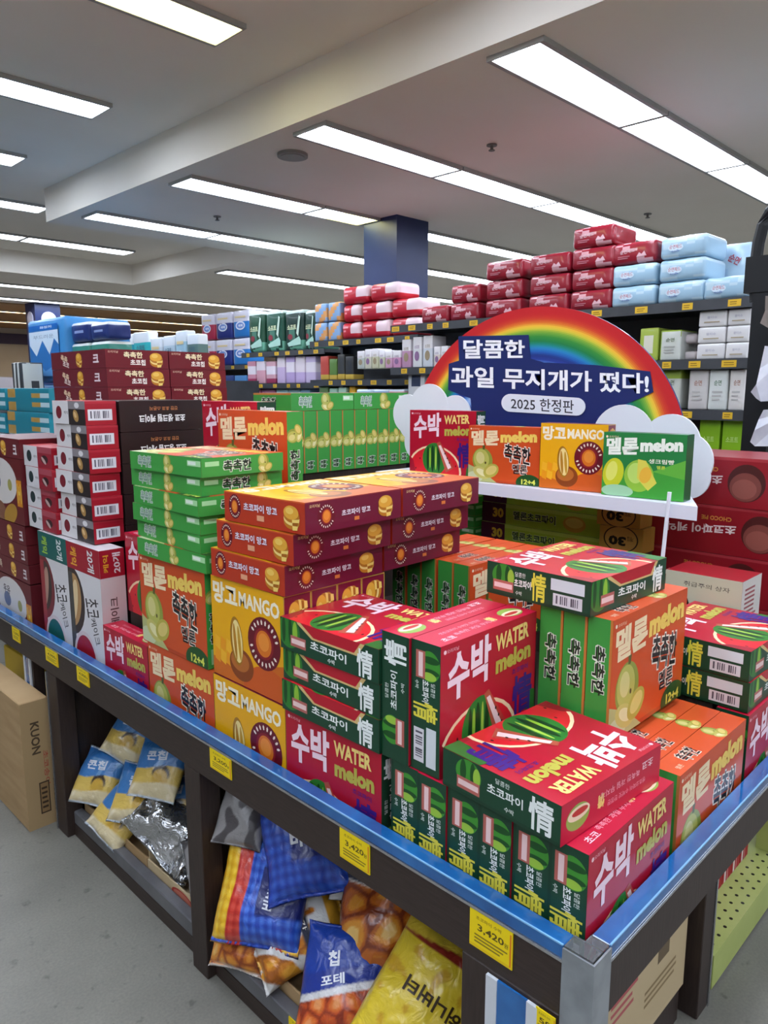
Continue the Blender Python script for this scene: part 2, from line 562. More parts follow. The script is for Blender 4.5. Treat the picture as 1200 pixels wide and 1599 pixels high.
# -- orange melon pie carton
def melon_front(L, H, base='cf4f20', title='f3dcb0', sub='f2cf62', green=False):
    f = Art(L, H, base)
    k = L / .335
    f.rect(0, 0, L, .010, 'b9401a' if not green else '1f6b2a')
    if green:
        f.poly([(0, 0), (L, 0), (L, H * .34), (L * .55, H * .45), (0, H * .30)], '3d9a35')
        f.poly([(L * .62, H * .42), (L, H * .33), (L, H * .62)], '5fae3b')
        f.ell(L * .14, H * .36, L * .13, H * .24, 'c9cf2d', -15).ell(L * .12, H * .39, L * .07, H * .16, 'dfe36a', -15)
        f.ell(L * .46, H * .34, L * .18, H * .25, '8fbf3f').ell(L * .42, H * .38, L * .1, H * .16, 'b9d96a')
        f.poly([(L * .44, H * .6), (L * .54, H * .58), (L * .68, H * .25), (L * .58, H * .12), (L * .44, H * .3)], 'd9cf52')
        f.ell(L * .54, H * .36, L * .07, H * .13, 'e5b23c', -20)
        f.ell(L * .2, H * .08, L * .2, H * .1, '9cc9a0')
    else:
        f.poly([(0, 0), (L * .42, 0), (L * .2, H * .2), (0, H * .3)], 'b5b878')
        f.ell(L * .1, H * .08, L * .12, H * .1, 'c9cfa5')
        art_melon_cake(f, L * .25, H * .33, .068 * k)
    f.ell(.012, H - .014, .004, .004, 'f6e3c9', n=10).text('오리지날', .036, H - .014, .034, .007, 'f6d9b9', bold=0)
    f.text('멜론', L * .24, H * .79, L * .40, H * .27, title, bold=.075, shear=.05)
    f.text('melon', L * .71, H * .83, L * .50, H * .2, sub, bold=.085, shear=.05)
    if green:
        f.text('생크림빵', L * .72, H * .58, L * .3, H * .07, 'f2f2df', bold=.03)
        f.text('멜론', L * .72, H * .49, L * .1, H * .05, 'c9d94a', bold=.03)
    else:
        f.text('촉촉한', L * .70, H * .53, L * .36, H * .30, '1c1a1c', bold=.05, out='f3ead9', ob=.13, shear=-.15)
        f.text('멜론', L * .74, H * .27, L * .2, H * .17, '1c1a1c', bold=.04, out='f3ead9', ob=.13)
        f.ell(L * .86, H * .04, L * .17, H * .15, '1f4f22').text('12+4', L * .86, H * .06, L * .19, H * .09, 'd9dc5a', bold=.05)
    return f

def strip_melon(w, T, rev=False):
    s = Art(w, T, '3f9a42')
    s.rect(0, T * .9, w, T, 'c47a3a')
    if not rev:
        s.text('촉촉한', w * .42, T * .5, w * .4, T * .5, '1d2a20', bold=.05, out='dfe8d9', ob=.14)
    else:
        s.text('촉촉', w * .1, T * .5, w * .13, T * .6, '1d2a20', bold=.05, out='dfe8d9', ob=.14)
        art_melon_cake(s, w * .52, T * .5, T * .52)
        s.rect(w * .86, T * .42, w * .98, T * .66, 'd6e0d0')
    return s

def kind_melon(key, T, rev):
    L, H = .335, .25
    f = melon_front(L, H)
    b = Art(L, T, '3f9a42')
    b.text('촉촉한', L * .22, T * .5, L * .2, T * .62, '8fa39a', bold=.05, out='d3dfd0', ob=.13)
    art_melon_cake(b, L * .56, T * .5, T * .52)
    b.rect(L * .82, T * .55, L * .99, T * .85, 'a9dba0').rect(L * .83, T * .62, L * .93, T * .8, 'e3f0df')
    t = Art(L, T, 'd9562a')
    t.text('촉촉한', L * .28, T * .5, L * .17, T * .62, '1d1c1e', bold=.05, out='efe0cf', ob=.14)
    art_melon_cake(t, L * .68, T * .5, T * .48)
    t.text('멜론', L * .1, T * .3, L * .06, T * .2, 'f2c9a9', bold=.02)
    r = Art(H, T, '3f9a42')
    r.rect(H * .04, T * .55, H * .2, T * .8, 'a9dba0')
    r.text('촉촉한', H * .42, T * .5, H * .34, T * .62, '1d2a20', bold=.05, out='dfe8d9', ob=.14)
    art_melon_cake(r, H * .76, T * .5, T * .52)
    if rev:
        r = Art(H, T, '3f9a42')
        r.rect(0, T * .93, H, T, 'c47a3a').rect(0, 0, H, T * .04, '2f7a36')
        r.text('촉촉', H * .13, T * .5, H * .13, T * .55, '1d2a20', bold=.05, out='dfe8d9', ob=.14)
        art_melon_cake(r, H * .52, T * .5, T * .5)
    make_kind(key, 'melon_pie_carton', 'snack box', (L, H, T), 'c44c20',
              {'front': f, 'left': strip_melon(H, T), 'right': r, 'bottom': b, 'top': t})
kind_melon('M', .052, False)
kind_melon('M7', .069, True)
kind_melon('ML', .0462, False)

def kind_melon_green():
    L, H, T = .28, .20, .07
    g = Art(H, T, '145a35')
    make_kind('MG', 'green_melon_pie_carton', 'snack box', (L, H, T), '14603a',
              {'front': melon_front(L, H, '1f7d3d', 'eef3e6', 'eef3e6', True), 'left': g, 'right': g})
kind_melon_green()

# -- mango pie cartons
def mango_front(L, H):
    f = Art(L, H, 'ecac10')
    f.poly([(0, 0), (L, 0), (L, H * .36), (L * .8, H * .3), (L * .45, H * .12), (0, H * .18)], 'd06a1c')
    f.ell(L * .78, H * -.02, L * .34, H * .3, 'cf5a1e')
    for i in range(3):
        for j in range(2):
            f.poly([(L * (.03 + .085 * i), H * (.16 + .13 * j)), (L * (.105 + .085 * i), H * (.13 + .13 * j)), (L * (.115 + .085 * i), H * (.25 + .13 * j)), (L * (.04 + .085 * i), H * (.28 + .13 * j))], 'f4b52a' if (i + j) % 2 else 'ee9c1c')
    f.ell(L * .42, H * .2, L * .17, H * .16, '8a4218').ell(L * .4, H * .23, L * .13, H * .1, 'b8692a')
    f.ell(L * .36, H * .42, L * .09, H * .24, 'a8741c', 6).ell(L * .37, H * .42, L * .072, H * .21, 'f0d78c', 6).ell(L * .34, H * .41, L * .02, H * .18, 'b98226', 6).ell(L * .40, H * .41, L * .02, H * .17, 'c9982e', 6)
    f.text('망고', L * .21, H * .85, L * .36, H * .22, 'f7ecd0', bold=.08)
    f.text('MANGO', L * .68, H * .85, L * .54, H * .15, 'f7ecd0', bold=.05)
    art_emblem(f, L * .74, H * .50, L * .215, H * .25)
    return f

def kind_mango():
    L, H, T = .288, .25, .077
    s = Art(H, T, '7a1230')
    s.rect(0, 0, H, .002, 'c9a24a').rect(0, T - .002, H, T, 'c9a24a').rect(H - .0025, 0, H, T, 'c9a24a')
    art_cookie(s, H * .84, T * .5, T * .40)
    art_emblem(s, H * .2, T * .5, T * .36)
    b = Art(L, T, '7a1230'); t = Art(L, T, '7a1230')
    make_kind('G', 'mango_pie_carton', 'snack box', (L, H, T), '74112c', {'front': mango_front(L, H), 'right': s, 'left': s, 'top': t})
kind_mango()

def kind_mango_flat():
    L, H, T = .303, .28, .0685
    l = Art(H, T, 'b7371d')
    l.rect(0, T - .003, H, T, 'cf5a2a')
    art_emblem(l, H * .14, T * .52, T * .33, T * .42)
    l.text('초코파이 망고', H * .47, T * .58, H * .42, T * .26, 'eadfe6', bold=.05, out='8a4a6a', ob=.1)
    l.rect(H * .43, T * .18, H * .52, T * .36, 'e3a07a')
    art_cookie(l, H * .85, T * .5, T * .44)
    b = Art(L, T, '6e1230')
    b.rect(0, T - .002, L, T, '9a3a3a').text('오리지날', L * .09, T * .86, L * .1, T * .1, 'e9c98a', bold=.02)
    art_emblem(b, L * .2, T * .48, T * .38, T * .42)
    b.text('초코파이 망고', L * .5, T * .5, L * .3, T * .2, 'eadfe6', bold=.05).rect(L * .48, T * .2, L * .53, T * .32, 'd97a3a')
    art_cookie(b, L * .82, T * .52, T * .42)
    make_kind('GL', 'mango_pie_carton', 'snack box', (L, H, T), 'a8321c', {'front': mango_front(L, H), 'left': l, 'bottom': b})
kind_mango_flat()

# -- chocolate cake cartons on the left
def kind_choco():
    # tall upright box with a coloured band saying 20개입
    for key, band, tabc, disc in (('CA', 'a3142a', 'e5a52a', 'a3142a'), ('CB', '0f5f5a', '9ac43a', '17605c')):
        L, H, T = .242, .462, .08
        f = Art(L, H, 'dcd9db')
        f.ell(L * .02, H * .58, L * .46, H * .26, '3a2a28' if key == 'CA' else '7a1f2a').ell(L * .12, H * .58, L * .25, H * .2, 'b58a58' if key == 'CA' else '3f2a26', -14).ell(L * .16, H * .58, L * .1, H * .16, 'e3c99a' if key == 'CA' else 'b58a78', -14)
        f.rect(0, H * .12, L * .14, H * .78, '4a4644' if key == 'CA' else '9a2a33')
        f.text('초코', L * .72, H * .58, L * .26, H * .2, '3a3436', bold=.02, rot=-80).text('케이크', L * .76, H * .42, L * .36, H * .09, '3a3436', bold=.02, rot=-70)
        f.ell(L * .42, H * .18, L * .36, H * .2, 'd9c9cc').ell(L * .42, H * .17, L * .31, H * .18, disc).ell(L * .42, H * .12, L * .2, H * .1, '6a3040')
        f.rect(0, H * .81, L, H, band)
        f.text('케익', L * .22, H * .905, H * .13, L * .2, tabc, bold=.06, rot=-90)
        f.text('20개', L * .74, H * .905, H * .15, L * .2, 'dfe3e3', bold=.05, rot=-90)
        s = Art(H, T, 'd5c3c3')
        s.rect(H * .81, 0, H, T, band).text('20개', H * .905, T * .32, H * .14, T * .32, 'dfd5d8', bold=.05).text('케익', H * .905, T * .75, H * .12, T * .22, tabc, bold=.05)
        s.text('초코케이크', H * .5, T * .5, H * .34, T * .34, '5a4040', bold=.04)
        make_kind(key, 'chocolate_cake_carton', 'snack box', (L, H, T), 'c9c2c4', {'front': f, 'right': s})
    for key, c1, dot, c2 in (('CD', 'dddadb', '7a1a2a', '2a2224'), ('CW', 'dcdadd', '1f3438', '9a1f33')):
        # small flat box: white half with a dot, coloured half, red end with a barcode
        L, H, T = .242, .10, .0735
        if key == 'CW':
            T = .0715
        b = Art(L, T, c2)
        b.rect(0, 0, L * .5, T, c1).ell(L * .2, T * .5, L * .09, T * .28, dot).text('케익', L * .42, T * .5, L * .12, T * .14, '6a5f60', bold=.02)
        if key == 'CD':
            b.rect(L * .5, T * .66, L, T, '8a8488').ell(L * .76, T * .82, L * .07, T * .12, 'e0dcde').ell(L * .72, T * .38, L * .09, T * .22, 'b58a4f', -40).ell(L * .7, T * .42, L * .05, T * .1, 'e0bd86', -40)
        else:
            b.rect(L * .5, T * .72, L, T, 'b04a58').ell(L * .75, T * .42, L * .12, T * .2, '3a1a20').ell(L * .72, T * .36, L * .09, T * .1, 'c9a9a4', -30)
        r = Art(H, T, 'a31a2a')
        r.rect(0, T * .9, H, T, 'b32a38').barcode(H * .08, T * .2, H * .86, T * .66)
        t = Art(L, H, 'b32a35')
        make_kind(key, 'small_chocolate_carton', 'snack box', (L, H, T), '8e1726', {'bottom': b, 'right': r, 'front': t})
    # long dark brown box, printed upside down to the viewer
    L, H, T = .295, .24, .098
    b = Art(L, T, '2c1c1c')
    b.text('초코 생크림 케이크', L * .5, T * .42, L * .56, T * .26, 'f0ebe8', bold=.07, rot=180).text('진한 초코 스폰지', L * .52, T * .74, L * .34, T * .13, 'c07a4a', bold=.03, rot=180)
    make_kind('BR', 'dark_brown_cake_carton', 'snack box', (L, H, T), '231616', {'bottom': b})
    # maroon cookie boxes
    L, H, T = .262, .51, .0705
    f = Art(L, T, '6e1620')
    f.text('오리지날', L * .12, T * .86, L * .16, T * .12, 'e3b9a0', bold=.02)
    f.text('촉촉한', L * .43, T * .72, L * .3, T * .34, 'f0dcb0', bold=.07, out='4a0f14', ob=.12).text('초코칩', L * .5, T * .32, L * .24, T * .32, 'f0e6dc', bold=.07)
    art_cookie(f, L * .8, T * .5, T * .46)
    s = Art(H, T, '702430')
    s.text('촉촉', H * .26, T * .62, H * .13, T * .36, 'ecd2ae', bold=.06, rot=-12).text('초코', H * .29, T * .3, H * .12, T * .3, 'ecdcd4', bold=.06, rot=-12)
    art_cookie(s, H * .54, T * .5, T * .46)
    s.text('크', H * .84, T * .52, H * .1, T * .45, 'ece0e3', bold=.08)
    make_kind('MC', 'maroon_cookie_carton', 'snack box', (L, H, T), '641722', {'bottom': f, 'left': s})
    # maroon cookie box with white oval, standing
    L, H, T = .36, .24, .065
    f = Art(L, H, '6a1c22')
    f.ell(L * .42, H * .62, L * .44, H * .36, 'ded8d4').ell(L * .66, H * .58, L * .06, H * .09, 'a8a25a').ell(L * .3, H * .6, L * .1, H * .12, '6f7690')
    f.text('우유', L * .3, H * .76, L * .2, H * .14, '4a3a3c', bold=.05)
    f.ell(L * .3, H * .12, L * .2, H * .18, '8a5a44').ell(L * .62, H * .12, L * .2, H * .15, 'b98a33', 20)
    f.rect(L * .84, H * .28, L * .98, H * .68, 'd98a1e').text('1+1', L * .91, H * .48, L * .1, H * .3, 'f3d35a', bold=.04)
    make_kind('CC', 'milk_cookie_carton', 'snack box', (L, H, T), '5f1a20', {'front': f})
    L, H, T = .36, .24, .07
    f = Art(L, T, '6a1c26')
    f.text('촉촉', L * .14, T * .5, L * .16, T * .5, 'd9c0a8', bold=.05)
    art_cookie(f, L * .56, T * .5, T * .45)
    f.text('크', L * .88, T * .45, L * .1, T * .5, 'e3d8da', bold=.08)
    make_kind('CF', 'flat_cookie_carton', 'snack box', (L, H, T), '5f1a20', {'bottom': f})
kind_choco()

# -- cartons at the back right of the table
def kind_right():
    L, H, T = .50, .28, .148
    b = Art(L, T, '8f1420')
    b.rect(0, T * .94, L, T, 'a8323a')
    b.ell(L * .68, T * .5, T * .37, T * .38, '4a1a18').ell(L * .675, T * .42, T * .31, T * .29, '7d4038').ell(L * .67, T * .38, T * .24, T * .2, '935146')
    b.text('초코파이 케익', L * .33, T * .5, L * .42, T * .2, 'e6d3cd', bold=.06, rot=180, shear=.06)
    b.text('CHOCO PIE', L * .42, T * .74, L * .18, T * .09, 'c98a3a', bold=.03, rot=180)
    make_kind('RC', 'red_pie_carton', 'snack box', (L, H, T), '86121d', {'bottom': b})
    L, H, T = .50, .2, .075
    b = Art(L, T, 'a3bf38')
    b.rect(0, 0, L * .22, T, '4a1830').text('30', L * .15, T * .52, L * .1, T * .5, 'd9b93a', bold=.07)
    b.rect(L * .22, T * .82, L, T, 'b9cf58')
    b.text('멜론초코파이', L * .47, T * .5, L * .36, T * .42, '2f4a22', bold=.06, out='dbe6a8', ob=.1)
    b.ell(L * .8, T * .46, L * .09, T * .38, 'c9a03a').ell(L * .8, T * .52, L * .07, T * .24, 'dfc95e')
    make_kind('LG', 'lime_green_pie_carton', 'snack box', (L, H, T), 'a9c63f', {'bottom': b})
    L, H, T = .15, .085, .078
    b = Art(L, T, 'b98b3c')
    b.ell(L * .5, T * .5, L * .4, T * .55, '2a1c12').ell(L * .5, T * .5, L * .37, T * .51, 'c4954a').text('30', L * .42, T * .42, L * .4, T * .4, '1c1410', bold=.07, rot=180).text('개입', L * .72, T * .55, L * .14, T * .2, '1c1410', bold=.03, rot=180)
    make_kind('TH', 'thirty_count_carton', 'snack box', (L, H, T), 'a97d35', {'bottom': b})
    L, H, T = .20, .14, .13
    f = Art(L, T, 'b9b8a0')
    f.ell(L * .10, T * .3, L * .24, T * .36, '141212').text('취급주의 상자', L * .55, T * .78, L * .6, T * .1, '5a5650', bold=.02)
    s = Art(H, T, 'cfc9c2')
    s.lines(H * .15, T * .2, H * .8, T * .85, 7, '9a4a50')
    make_kind('BG', 'beige_based_red_carton', 'snack box', (L, H, T), '9a1622', {'bottom': f, 'right': s})
kind_right()

# ------------------------------------------------------------------ ROOM
HI, LO = 3.18, 2.92
structure(box_obj('floor', (-4, 12, -4, 18, -0.1, 0), m_floor))
structure(box_obj('ceiling', (-4, 12, -4, 18, HI, HI + .1), m_ceiling))
structure(box_obj('ceiling_drop_1', (2.62, 12, -4, 6.55, LO, HI), m_ceiling))
structure(box_obj('ceiling_drop_2', (4.92, 12, 6.55, 9.6, LO, HI), m_ceiling))
structure(box_obj('ceiling_drop_3', (-4, 12, 9.6, 18, LO, HI), m_ceiling))
structure(box_obj('wall_left', (-4.1, -4, -4, 18, 0, HI), m_wall))
structure(box_obj('wall_right', (12, 12.1, -4, 18, 0, HI), m_wall))
structure(box_obj('wall_front', (-4, 12, -4.1, -4, 0, HI), m_wall))
structure(box_obj('wall_back', (-4, 12, 18, 18.1, 0, HI), m_wall))
# warm timber ceiling far away, white wall with a purple band under it
structure(box_obj('ceiling_panel', (-4, 12, 12.95, 17.99, LO - .02, LO - .001), m_wood_ceiling))
structure(box_obj('trim_1', (-4, 12, 17.96, 17.998, 2.55, 2.78), M('4a4468')))
# blue columns
def column(name, x0, x1, y0, y1, top):
    o = box_obj(name, (x0, x1, y0, y1, 0, top), m_navy)
    return structure(o)
column('column_1', 4.47, 4.85, 4.28, 4.66, LO)
col2 = column('column_2', 4.72, 5.12, 12.5, 12.9, LO)
bm = bmesh.new()
cyl(bm, (4.93, 12.499, 2.66), (4.93, 12.49, 2.66), .12, 24)
cyl(bm, (4.719, 12.7, 2.66), (4.71, 12.7, 2.66), .12, 24)
sg = mesh_obj('round_sign', bm, M('c9c9dc'))
tag(sg, 'pale round signs on the far blue column at left', 'sign')

# ceiling lights
NLIGHT = [0]
def light(x0, x1, yc, z, w, label, kind='white', split=None):
    o = empty('ceiling_light', ((x0 + x1) / 2, yc, z))
    tag(o, label, 'ceiling light', 'recessed light panels')
    L = (x1 - x0) / 2; W = w / 2
    bm = bmesh.new()
    t = .022
    bx(bm, -L, L, -W - t, -W, -.022, -.001); bx(bm, -L, L, W, W + t, -.022, -.001)
    bx(bm, -L, -L + .008, -W, W, -.022, -.001); bx(bm, L - .008, L, -W, W, -.022, -.001)
    mesh_obj('light_frame', bm, m_frame, o)
    if split:
        box_obj('diffuser', (-L + .008, -L + split, -W, W, -.014, -.001), m_lamp, o)
        d = box_obj('diffuser', (-L + split, L - .008, -W, W, -.014, -.001), m_lamp_warm, o)
        d['label'] = 'yellowed half of the diffuser'
    else:
        box_obj('diffuser', (-L + .008, L - .008, -W, W, -.014, -.001), m_lamp if kind == 'white' else m_lamp_warm if kind == 'warm' else m_lamp_amber, o)
    return o

ORD = ['first', 'second', 'third', 'fourth', 'fifth', 'sixth', 'seventh', 'eighth', 'ninth', 'tenth', 'eleventh', 'twelfth']
def row(name, xs, y, z, w, kind='white'):
    for i, (a, b) in enumerate(xs):
        light(a, b, y, z, w, '%s panel %s' % (ORD[i], name), kind)
U = 1.135
def units(x0, n, u=U):
    return [(x0 + i * u, x0 + i * u + u - .012) for i in range(n)]
row('from the left in the nearest light row of the lowered ceiling', units(2.69, 5), 1.92, LO, .235)
row('from the left in the second light row of the lowered ceiling', units(2.70, 6), 3.23, LO, .23)
light(2.73, 3.865, 4.60, LO, .25, 'white panel at left end of the row that runs to the blue column')
light(3.88, 4.46, 4.60, LO, .25, 'half yellowed short panel just left of the blue column', split=.22)
row('right of the blue column, in the row ending at the column', units(5.0, 5), 4.62, LO, .22)
row('of the row passing behind the blue column, counted from its left end', units(2.73, 7), 5.98, LO, .24)
row('of the short row above the green packs, counted from its left end', units(5.05, 5), 7.68, LO, .23)
light(1.02, 2.165, 3.15, HI, .22, 'yellowed panel at the top of the picture, on the upper ceiling', 'warm')
light(-.2, .99, 3.15, HI, .22, 'panel next to the yellowed one, beyond the frame')
row('before the drop, second row of the upper ceiling', [(-.25, .95), (.97, 2.17)], 4.5, HI, .24)
row('before the drop, third row of the upper ceiling', [(-.2, .98), (1.0, 2.18)], 5.86, HI, .27)
row('running behind the end of the lowered ceiling, upper ceiling', [(.5, 1.68), (1.7, 2.88)], 7.24, HI, .25)
row('ending left of the far corner of the upper ceiling', [(.86, 2.02), (2.04, 3.22), (3.24, 4.46)], 8.74, HI, .27)
for nm, y, x0, n, kd in (('of the first long row over the far hall', 10.7, 1.6, 6, 'white'), ('of the second long row over the far hall', 12.25, 2.0, 6, 'white'),
                         ('of the first amber row over the far hall', 14.1, 2.4, 5, 'amber'), ('of the last amber row over the far hall', 16.2, 2.6, 5, 'amber')):
    row(nm + ', counted from the left', units(x0, n, 1.35), y, LO if kd == 'white' else LO - .02, .2 if kd == 'white' else .12, kd)
# the rows go on over the near part of the hall, behind the photographer
for i, y in enumerate((.55, -.85, -2.2)):
    row('of the row over the near aisle, beyond the frame, row %s' % ORD[i], units(2.69, 3), y, LO, .235)
for i, y in enumerate((1.75, .4, -1.0, -2.4)):
    row('of the upper ceiling over the near aisle, beyond the frame, row %s' % ORD[i], [(-2.6, -1.45), (-1.4, -.22), (-.2, .98), (1.0, 2.16)], y, HI, .23)

bm = bmesh.new()
cyl(bm, (2.93, 3.66, LO - .018), (2.93, 3.66, LO - .001), .09, 28); cyl(bm, (2.93, 3.66, LO - .022), (2.93, 3.66, LO - .018), .07, 28)
tag(mesh_obj('ceiling_speaker', bm, M('8d8a86')), 'round grey speaker grille on the lowered ceiling', 'speaker')
for (x, y, z, lb) in ((3.62, 2.72, LO, 'small sprinkler head between the two nearest light rows'), (5.85, 2.85, LO, 'small sprinkler head above the pale blue packs'),
                      (3.5, 5.35, LO, 'small sprinkler head left of the half yellowed light')):
    bm = bmesh.new()
    cyl(bm, (x, y, z - .008), (x, y, z - .001), .03, 14); cyl(bm, (x, y, z - .03), (x, y, z - .008), .009, 8); cyl(bm, (x, y, z - .034), (x, y, z - .03), .018, 10)
    tag(mesh_obj('sprinkler_head', bm, M('6f6c68')), lb, 'sprinkler', 'ceiling sprinklers')

# ------------------------------------------------------------------ DISPLAY TABLE
TX0, TX1, TY0, TY1, TZ = .904, 2.62, .46, 3.42, .6
tb = empty('display_table', (TX0, TY0, 0))
tag(tb, 'dark wooden sales table with a glossy blue edge rail carrying the snack boxes', 'table')
def tpart(name, bm, m):
    for v in bm.verts:
        v.co -= Vector((TX0, TY0, 0))
    return mesh_obj(name, bm, m, tb)
bm = bmesh.new(); bx(bm, TX0 + .03, TX1 - .03, TY0 + .03, TY1 - .03, TZ - .03, TZ); tpart('tabletop', bm, m_darkwood)
bm = bmesh.new(); bx(bm, TX0, TX0 + .022, TY0 + .001, TY1, .592, .687, bev=.002); tpart('apron', bm, m_darkwood_h)
bm = bmesh.new(); bx(bm, TX0 + .022, TX1, TY0, TY0 + .022, .592, .687, bev=.002); tpart('apron', bm, m_darkwood)
bm = bmesh.new(); bx(bm, TX1 - .022, TX1, TY0 + .022, TY1, .592, .687); tpart('apron', bm, m_darkwood_h)
bm = bmesh.new(); bx(bm, TX0 + .022, TX1 - .022, TY1 - .022, TY1, .592, .687); tpart('apron', bm, m_darkwood)
# silver strip and blue rail
C0 = .05
bm = bmesh.new(); bx(bm, TX0 - .003, TX0 + .022, TY0 + C0, TY1, .687, .692); bx(bm, TX0 + C0, TX1, TY0 - .003, TY0 + .022, .687, .692)
tpart('silver_strip', bm, m_silver)
for a in ('left', 'right'):
    bm = bmesh.new()
    if a == 'left':
        bx(bm, TX0 - .001, TX0 + .031, TY0 + C0, TY1, .692, .716, bev=.0015)
    else:
        bx(bm, TX0 + C0, TX1, TY0 - .001, TY0 + .031, .692, .716, bev=.0015)
    o = tpart('blue_rail', bm, m_rail)
    bm = bmesh.new()
    if a == 'left':
        bx(bm, TX0 - .0022, TX0 + .0006, TY0 + C0, TY1, .7152, .7175)
    else:
        bx(bm, TX0 + C0, TX1, TY0 - .0022, TY0 + .0006, .7152, .7175)
    for v in bm.verts:
        v.co -= Vector((TX0, TY0, 0))
    mesh_obj('rail_lip', bm, M('7fb6e0', .2), o)
# clear corner piece and steel corner guard
bm = bmesh.new()
bx(bm, TX0, TX0 + .031, TY0 + .001, TY0 + C0 - .001, .712, .716); bx(bm, TX0 + .031, TX0 + C0 - .001, TY0 + .001, TY0 + .031, .712, .716)
tpart('clear_corner_cap', bm, m_clear)
bm = bmesh.new()
bx(bm, TX0 - .0035, TX0 - .0005, TY0 - .0035, TY0 + C0, .0, .713); bx(bm, TX0 - .0005, TX0 + C0, TY0 - .0035, TY0 - .0005, .0, .713)
bx(bm, TX0, TX0 + C0, TY0, TY0 + C0, .0, .59)
tpart('steel_corner_guard', bm, m_galv)
# legs and low shelf along the long side
def leg(x0, x1, y0, y1, z1=.592, m=m_darkwood):
    bm = bmesh.new(); bx(bm, x0, x1, y0, y1, 0, z1, bev=.002); return tpart('leg', bm, m)
leg(TX0, TX0 + .05, TY0 + C0 + .002, .705)
leg(TX0, TX0 + .06, 1.553, 1.626)
lg2 = leg(TX0, TX0 + .06, 2.452, 2.53)
bm = bmesh.new(); bx(bm, TX0 - .004, TX0 + .012, 2.5305, 2.536, 0, .59)
for v in bm.verts:
    v.co -= Vector((TX0, TY0, 0))
mesh_obj('silver_edge', bm, m_silver, lg2)
leg(TX0 + .02, TX0 + .06, 2.72, 2.80)
leg(TX1 - .06, TX1, .6, .67); leg(TX1 - .06, TX1, 2.45, 2.53); leg(TX1 - .06, TX1, 3.33, 3.4); leg(TX0, TX0 + .06, 3.33, 3.4)
lg = leg(1.69, 1.752, .578, .64)
bm = bmesh.new(); bx(bm, 1.7525, 1.76, .575, .585, 0, .592)
for v in bm.verts:
    v.co -= Vector((TX0, TY0, 0))
mesh_obj('silver_edge', bm, m_silver, lg)
for (y0, y1) in ((.707, 1.551), (1.628, 2.45)):
    bm = bmesh.new(); bx(bm, TX0 + .025, TX0 + .04, y0, y1, .0, .045); tpart('plinth', bm, m_darkwood_h)
    bm = bmesh.new(); bx(bm, TX0 + .026, TX0 + .058, y0, y1, .045, .092, bev=.003); tpart('grey_lower_rail', bm, m_greyrail)
    bm = bmesh.new(); bx(bm, TX0 + .058, 1.72, y0, y1, .045, .06); tpart('low_shelf', bm, m_darkwood_h)
bm = bmesh.new(); bx(bm, 1.62, 1.64, .75, 3.3, .06, .59); tpart('back_board', bm, m_darkwood_h)
for ya, yb in ((1.58, 1.6), (2.48, 2.5), (.69, .704)):
    bm = bmesh.new(); bx(bm, TX0 + .06, 1.62, ya, yb, .06, .59); tpart('divider', bm, m_darkwood)
# spare blue and white rail strips fixed upright on the legs
for (ya, yb) in ((.548, .648), (2.728, 2.79)):
    xs = TX0 - .001 if ya < 1 else TX0 + .019
    bm = bmesh.new(); d = (yb - ya)
    bx(bm, xs - .004, xs, ya + d * .2, yb - d * .22, .02, .585); o = tpart('blue_strip', bm, m_rail)
    bm = bmesh.new(); bx(bm, xs - .006, xs, ya, ya + d * .2, .02, .585); bx(bm, xs - .006, xs, yb - d * .22, yb, .02, .585)
    for v in bm.verts:
        v.co -= Vector((TX0, TY0, 0))
    mesh_obj('white_edge', bm, M('cfd3d8'), o)
# dark riser boxes carrying the upper cartons in the middle of the table
RISERS = [(1.02, 1.18, .95, 1.22, .853), (1.272, 1.43, 1.45, 1.52, 1.104), (1.462, 1.79, 1.14, 1.42, .852), (1.26, 1.59, .665, .79, .867),
          (1.02, 1.17, 1.56, 1.85, 1.100), (1.25, 1.298, 1.61, 1.94, 1.236), (1.304, 1.37, 1.83, 2.10, 1.258), (1.82, 2.50, 2.33, 2.66, 1.211),
          (1.09, 1.37, 2.25, 2.48, 1.015), (1.29, 1.81, 2.75, 3.25, 1.484), (1.075, 1.16, 2.50, 2.70, 1.386), (1.036, 1.10, 1.87, 2.15, .86), (1.02, 1.18, 2.76, 3.09, .843),
          (1.64, 1.9, .58, .74, .851), (1.95, 2.13, .65, .82, .933), (2.24, 2.4, 1.22, 1.71, .970), (2.206, 2.288, 1.035, 1.175, 1.030), (2.26, 2.5, 1.74, 2.06, .970)]
for r_ in RISERS:
    if len(r_) == 5:
        bm = bmesh.new()
        bx(bm, r_[0], r_[1], r_[2], r_[3], TZ, r_[4])
        tpart('riser', bm, m_darkwood)

# price tags on the apron
def price_tag(y0, y1, z0, z1, label, price='3,420', x=TX0):
    w, h = y1 - y0, z1 - z0
    a = Art(w, h, 'f2d510')
    a.rect(0, 0, w, h * .08, 'e8c20c').rect(w * .94, h * .05, w * .975, h * .92, 'e07a1c')
    a.text('초코파이 수박', w * .45, h * .84, w * .6, h * .1, '8a6a1a', bold=.02)
    a.text(price, w * .5, h * .58, w * .62, h * .22, '5a4a12', bold=.03)
    a.text('원', w * .86, h * .55, w * .09, h * .13, '5a4a12', bold=.03)
    a.lines(w * .12, h * .14, w * .9, h * .42, 3, '8a7420')
    bm = bmesh.new(); cols = []
    bx(bm, x - .0026, x - .0006, y0, y1, z0, z1); cols.append('f2d510')
    a.add_to(bm, cols, (x - .0026, y1, z0), (0, -1, 0), (0, 0, 1), (-1, 0, 0))
    me = bpy.data.meshes.new('price_tag'); bm.to_mesh(me); bm.free()
    for c in cols:
        me.materials.append(M(c, .5))
    o = bpy.data.objects.new('price_tag', me); COL.objects.link(o)
    return tag(o, label, 'price tag', 'price tags on the table edge')
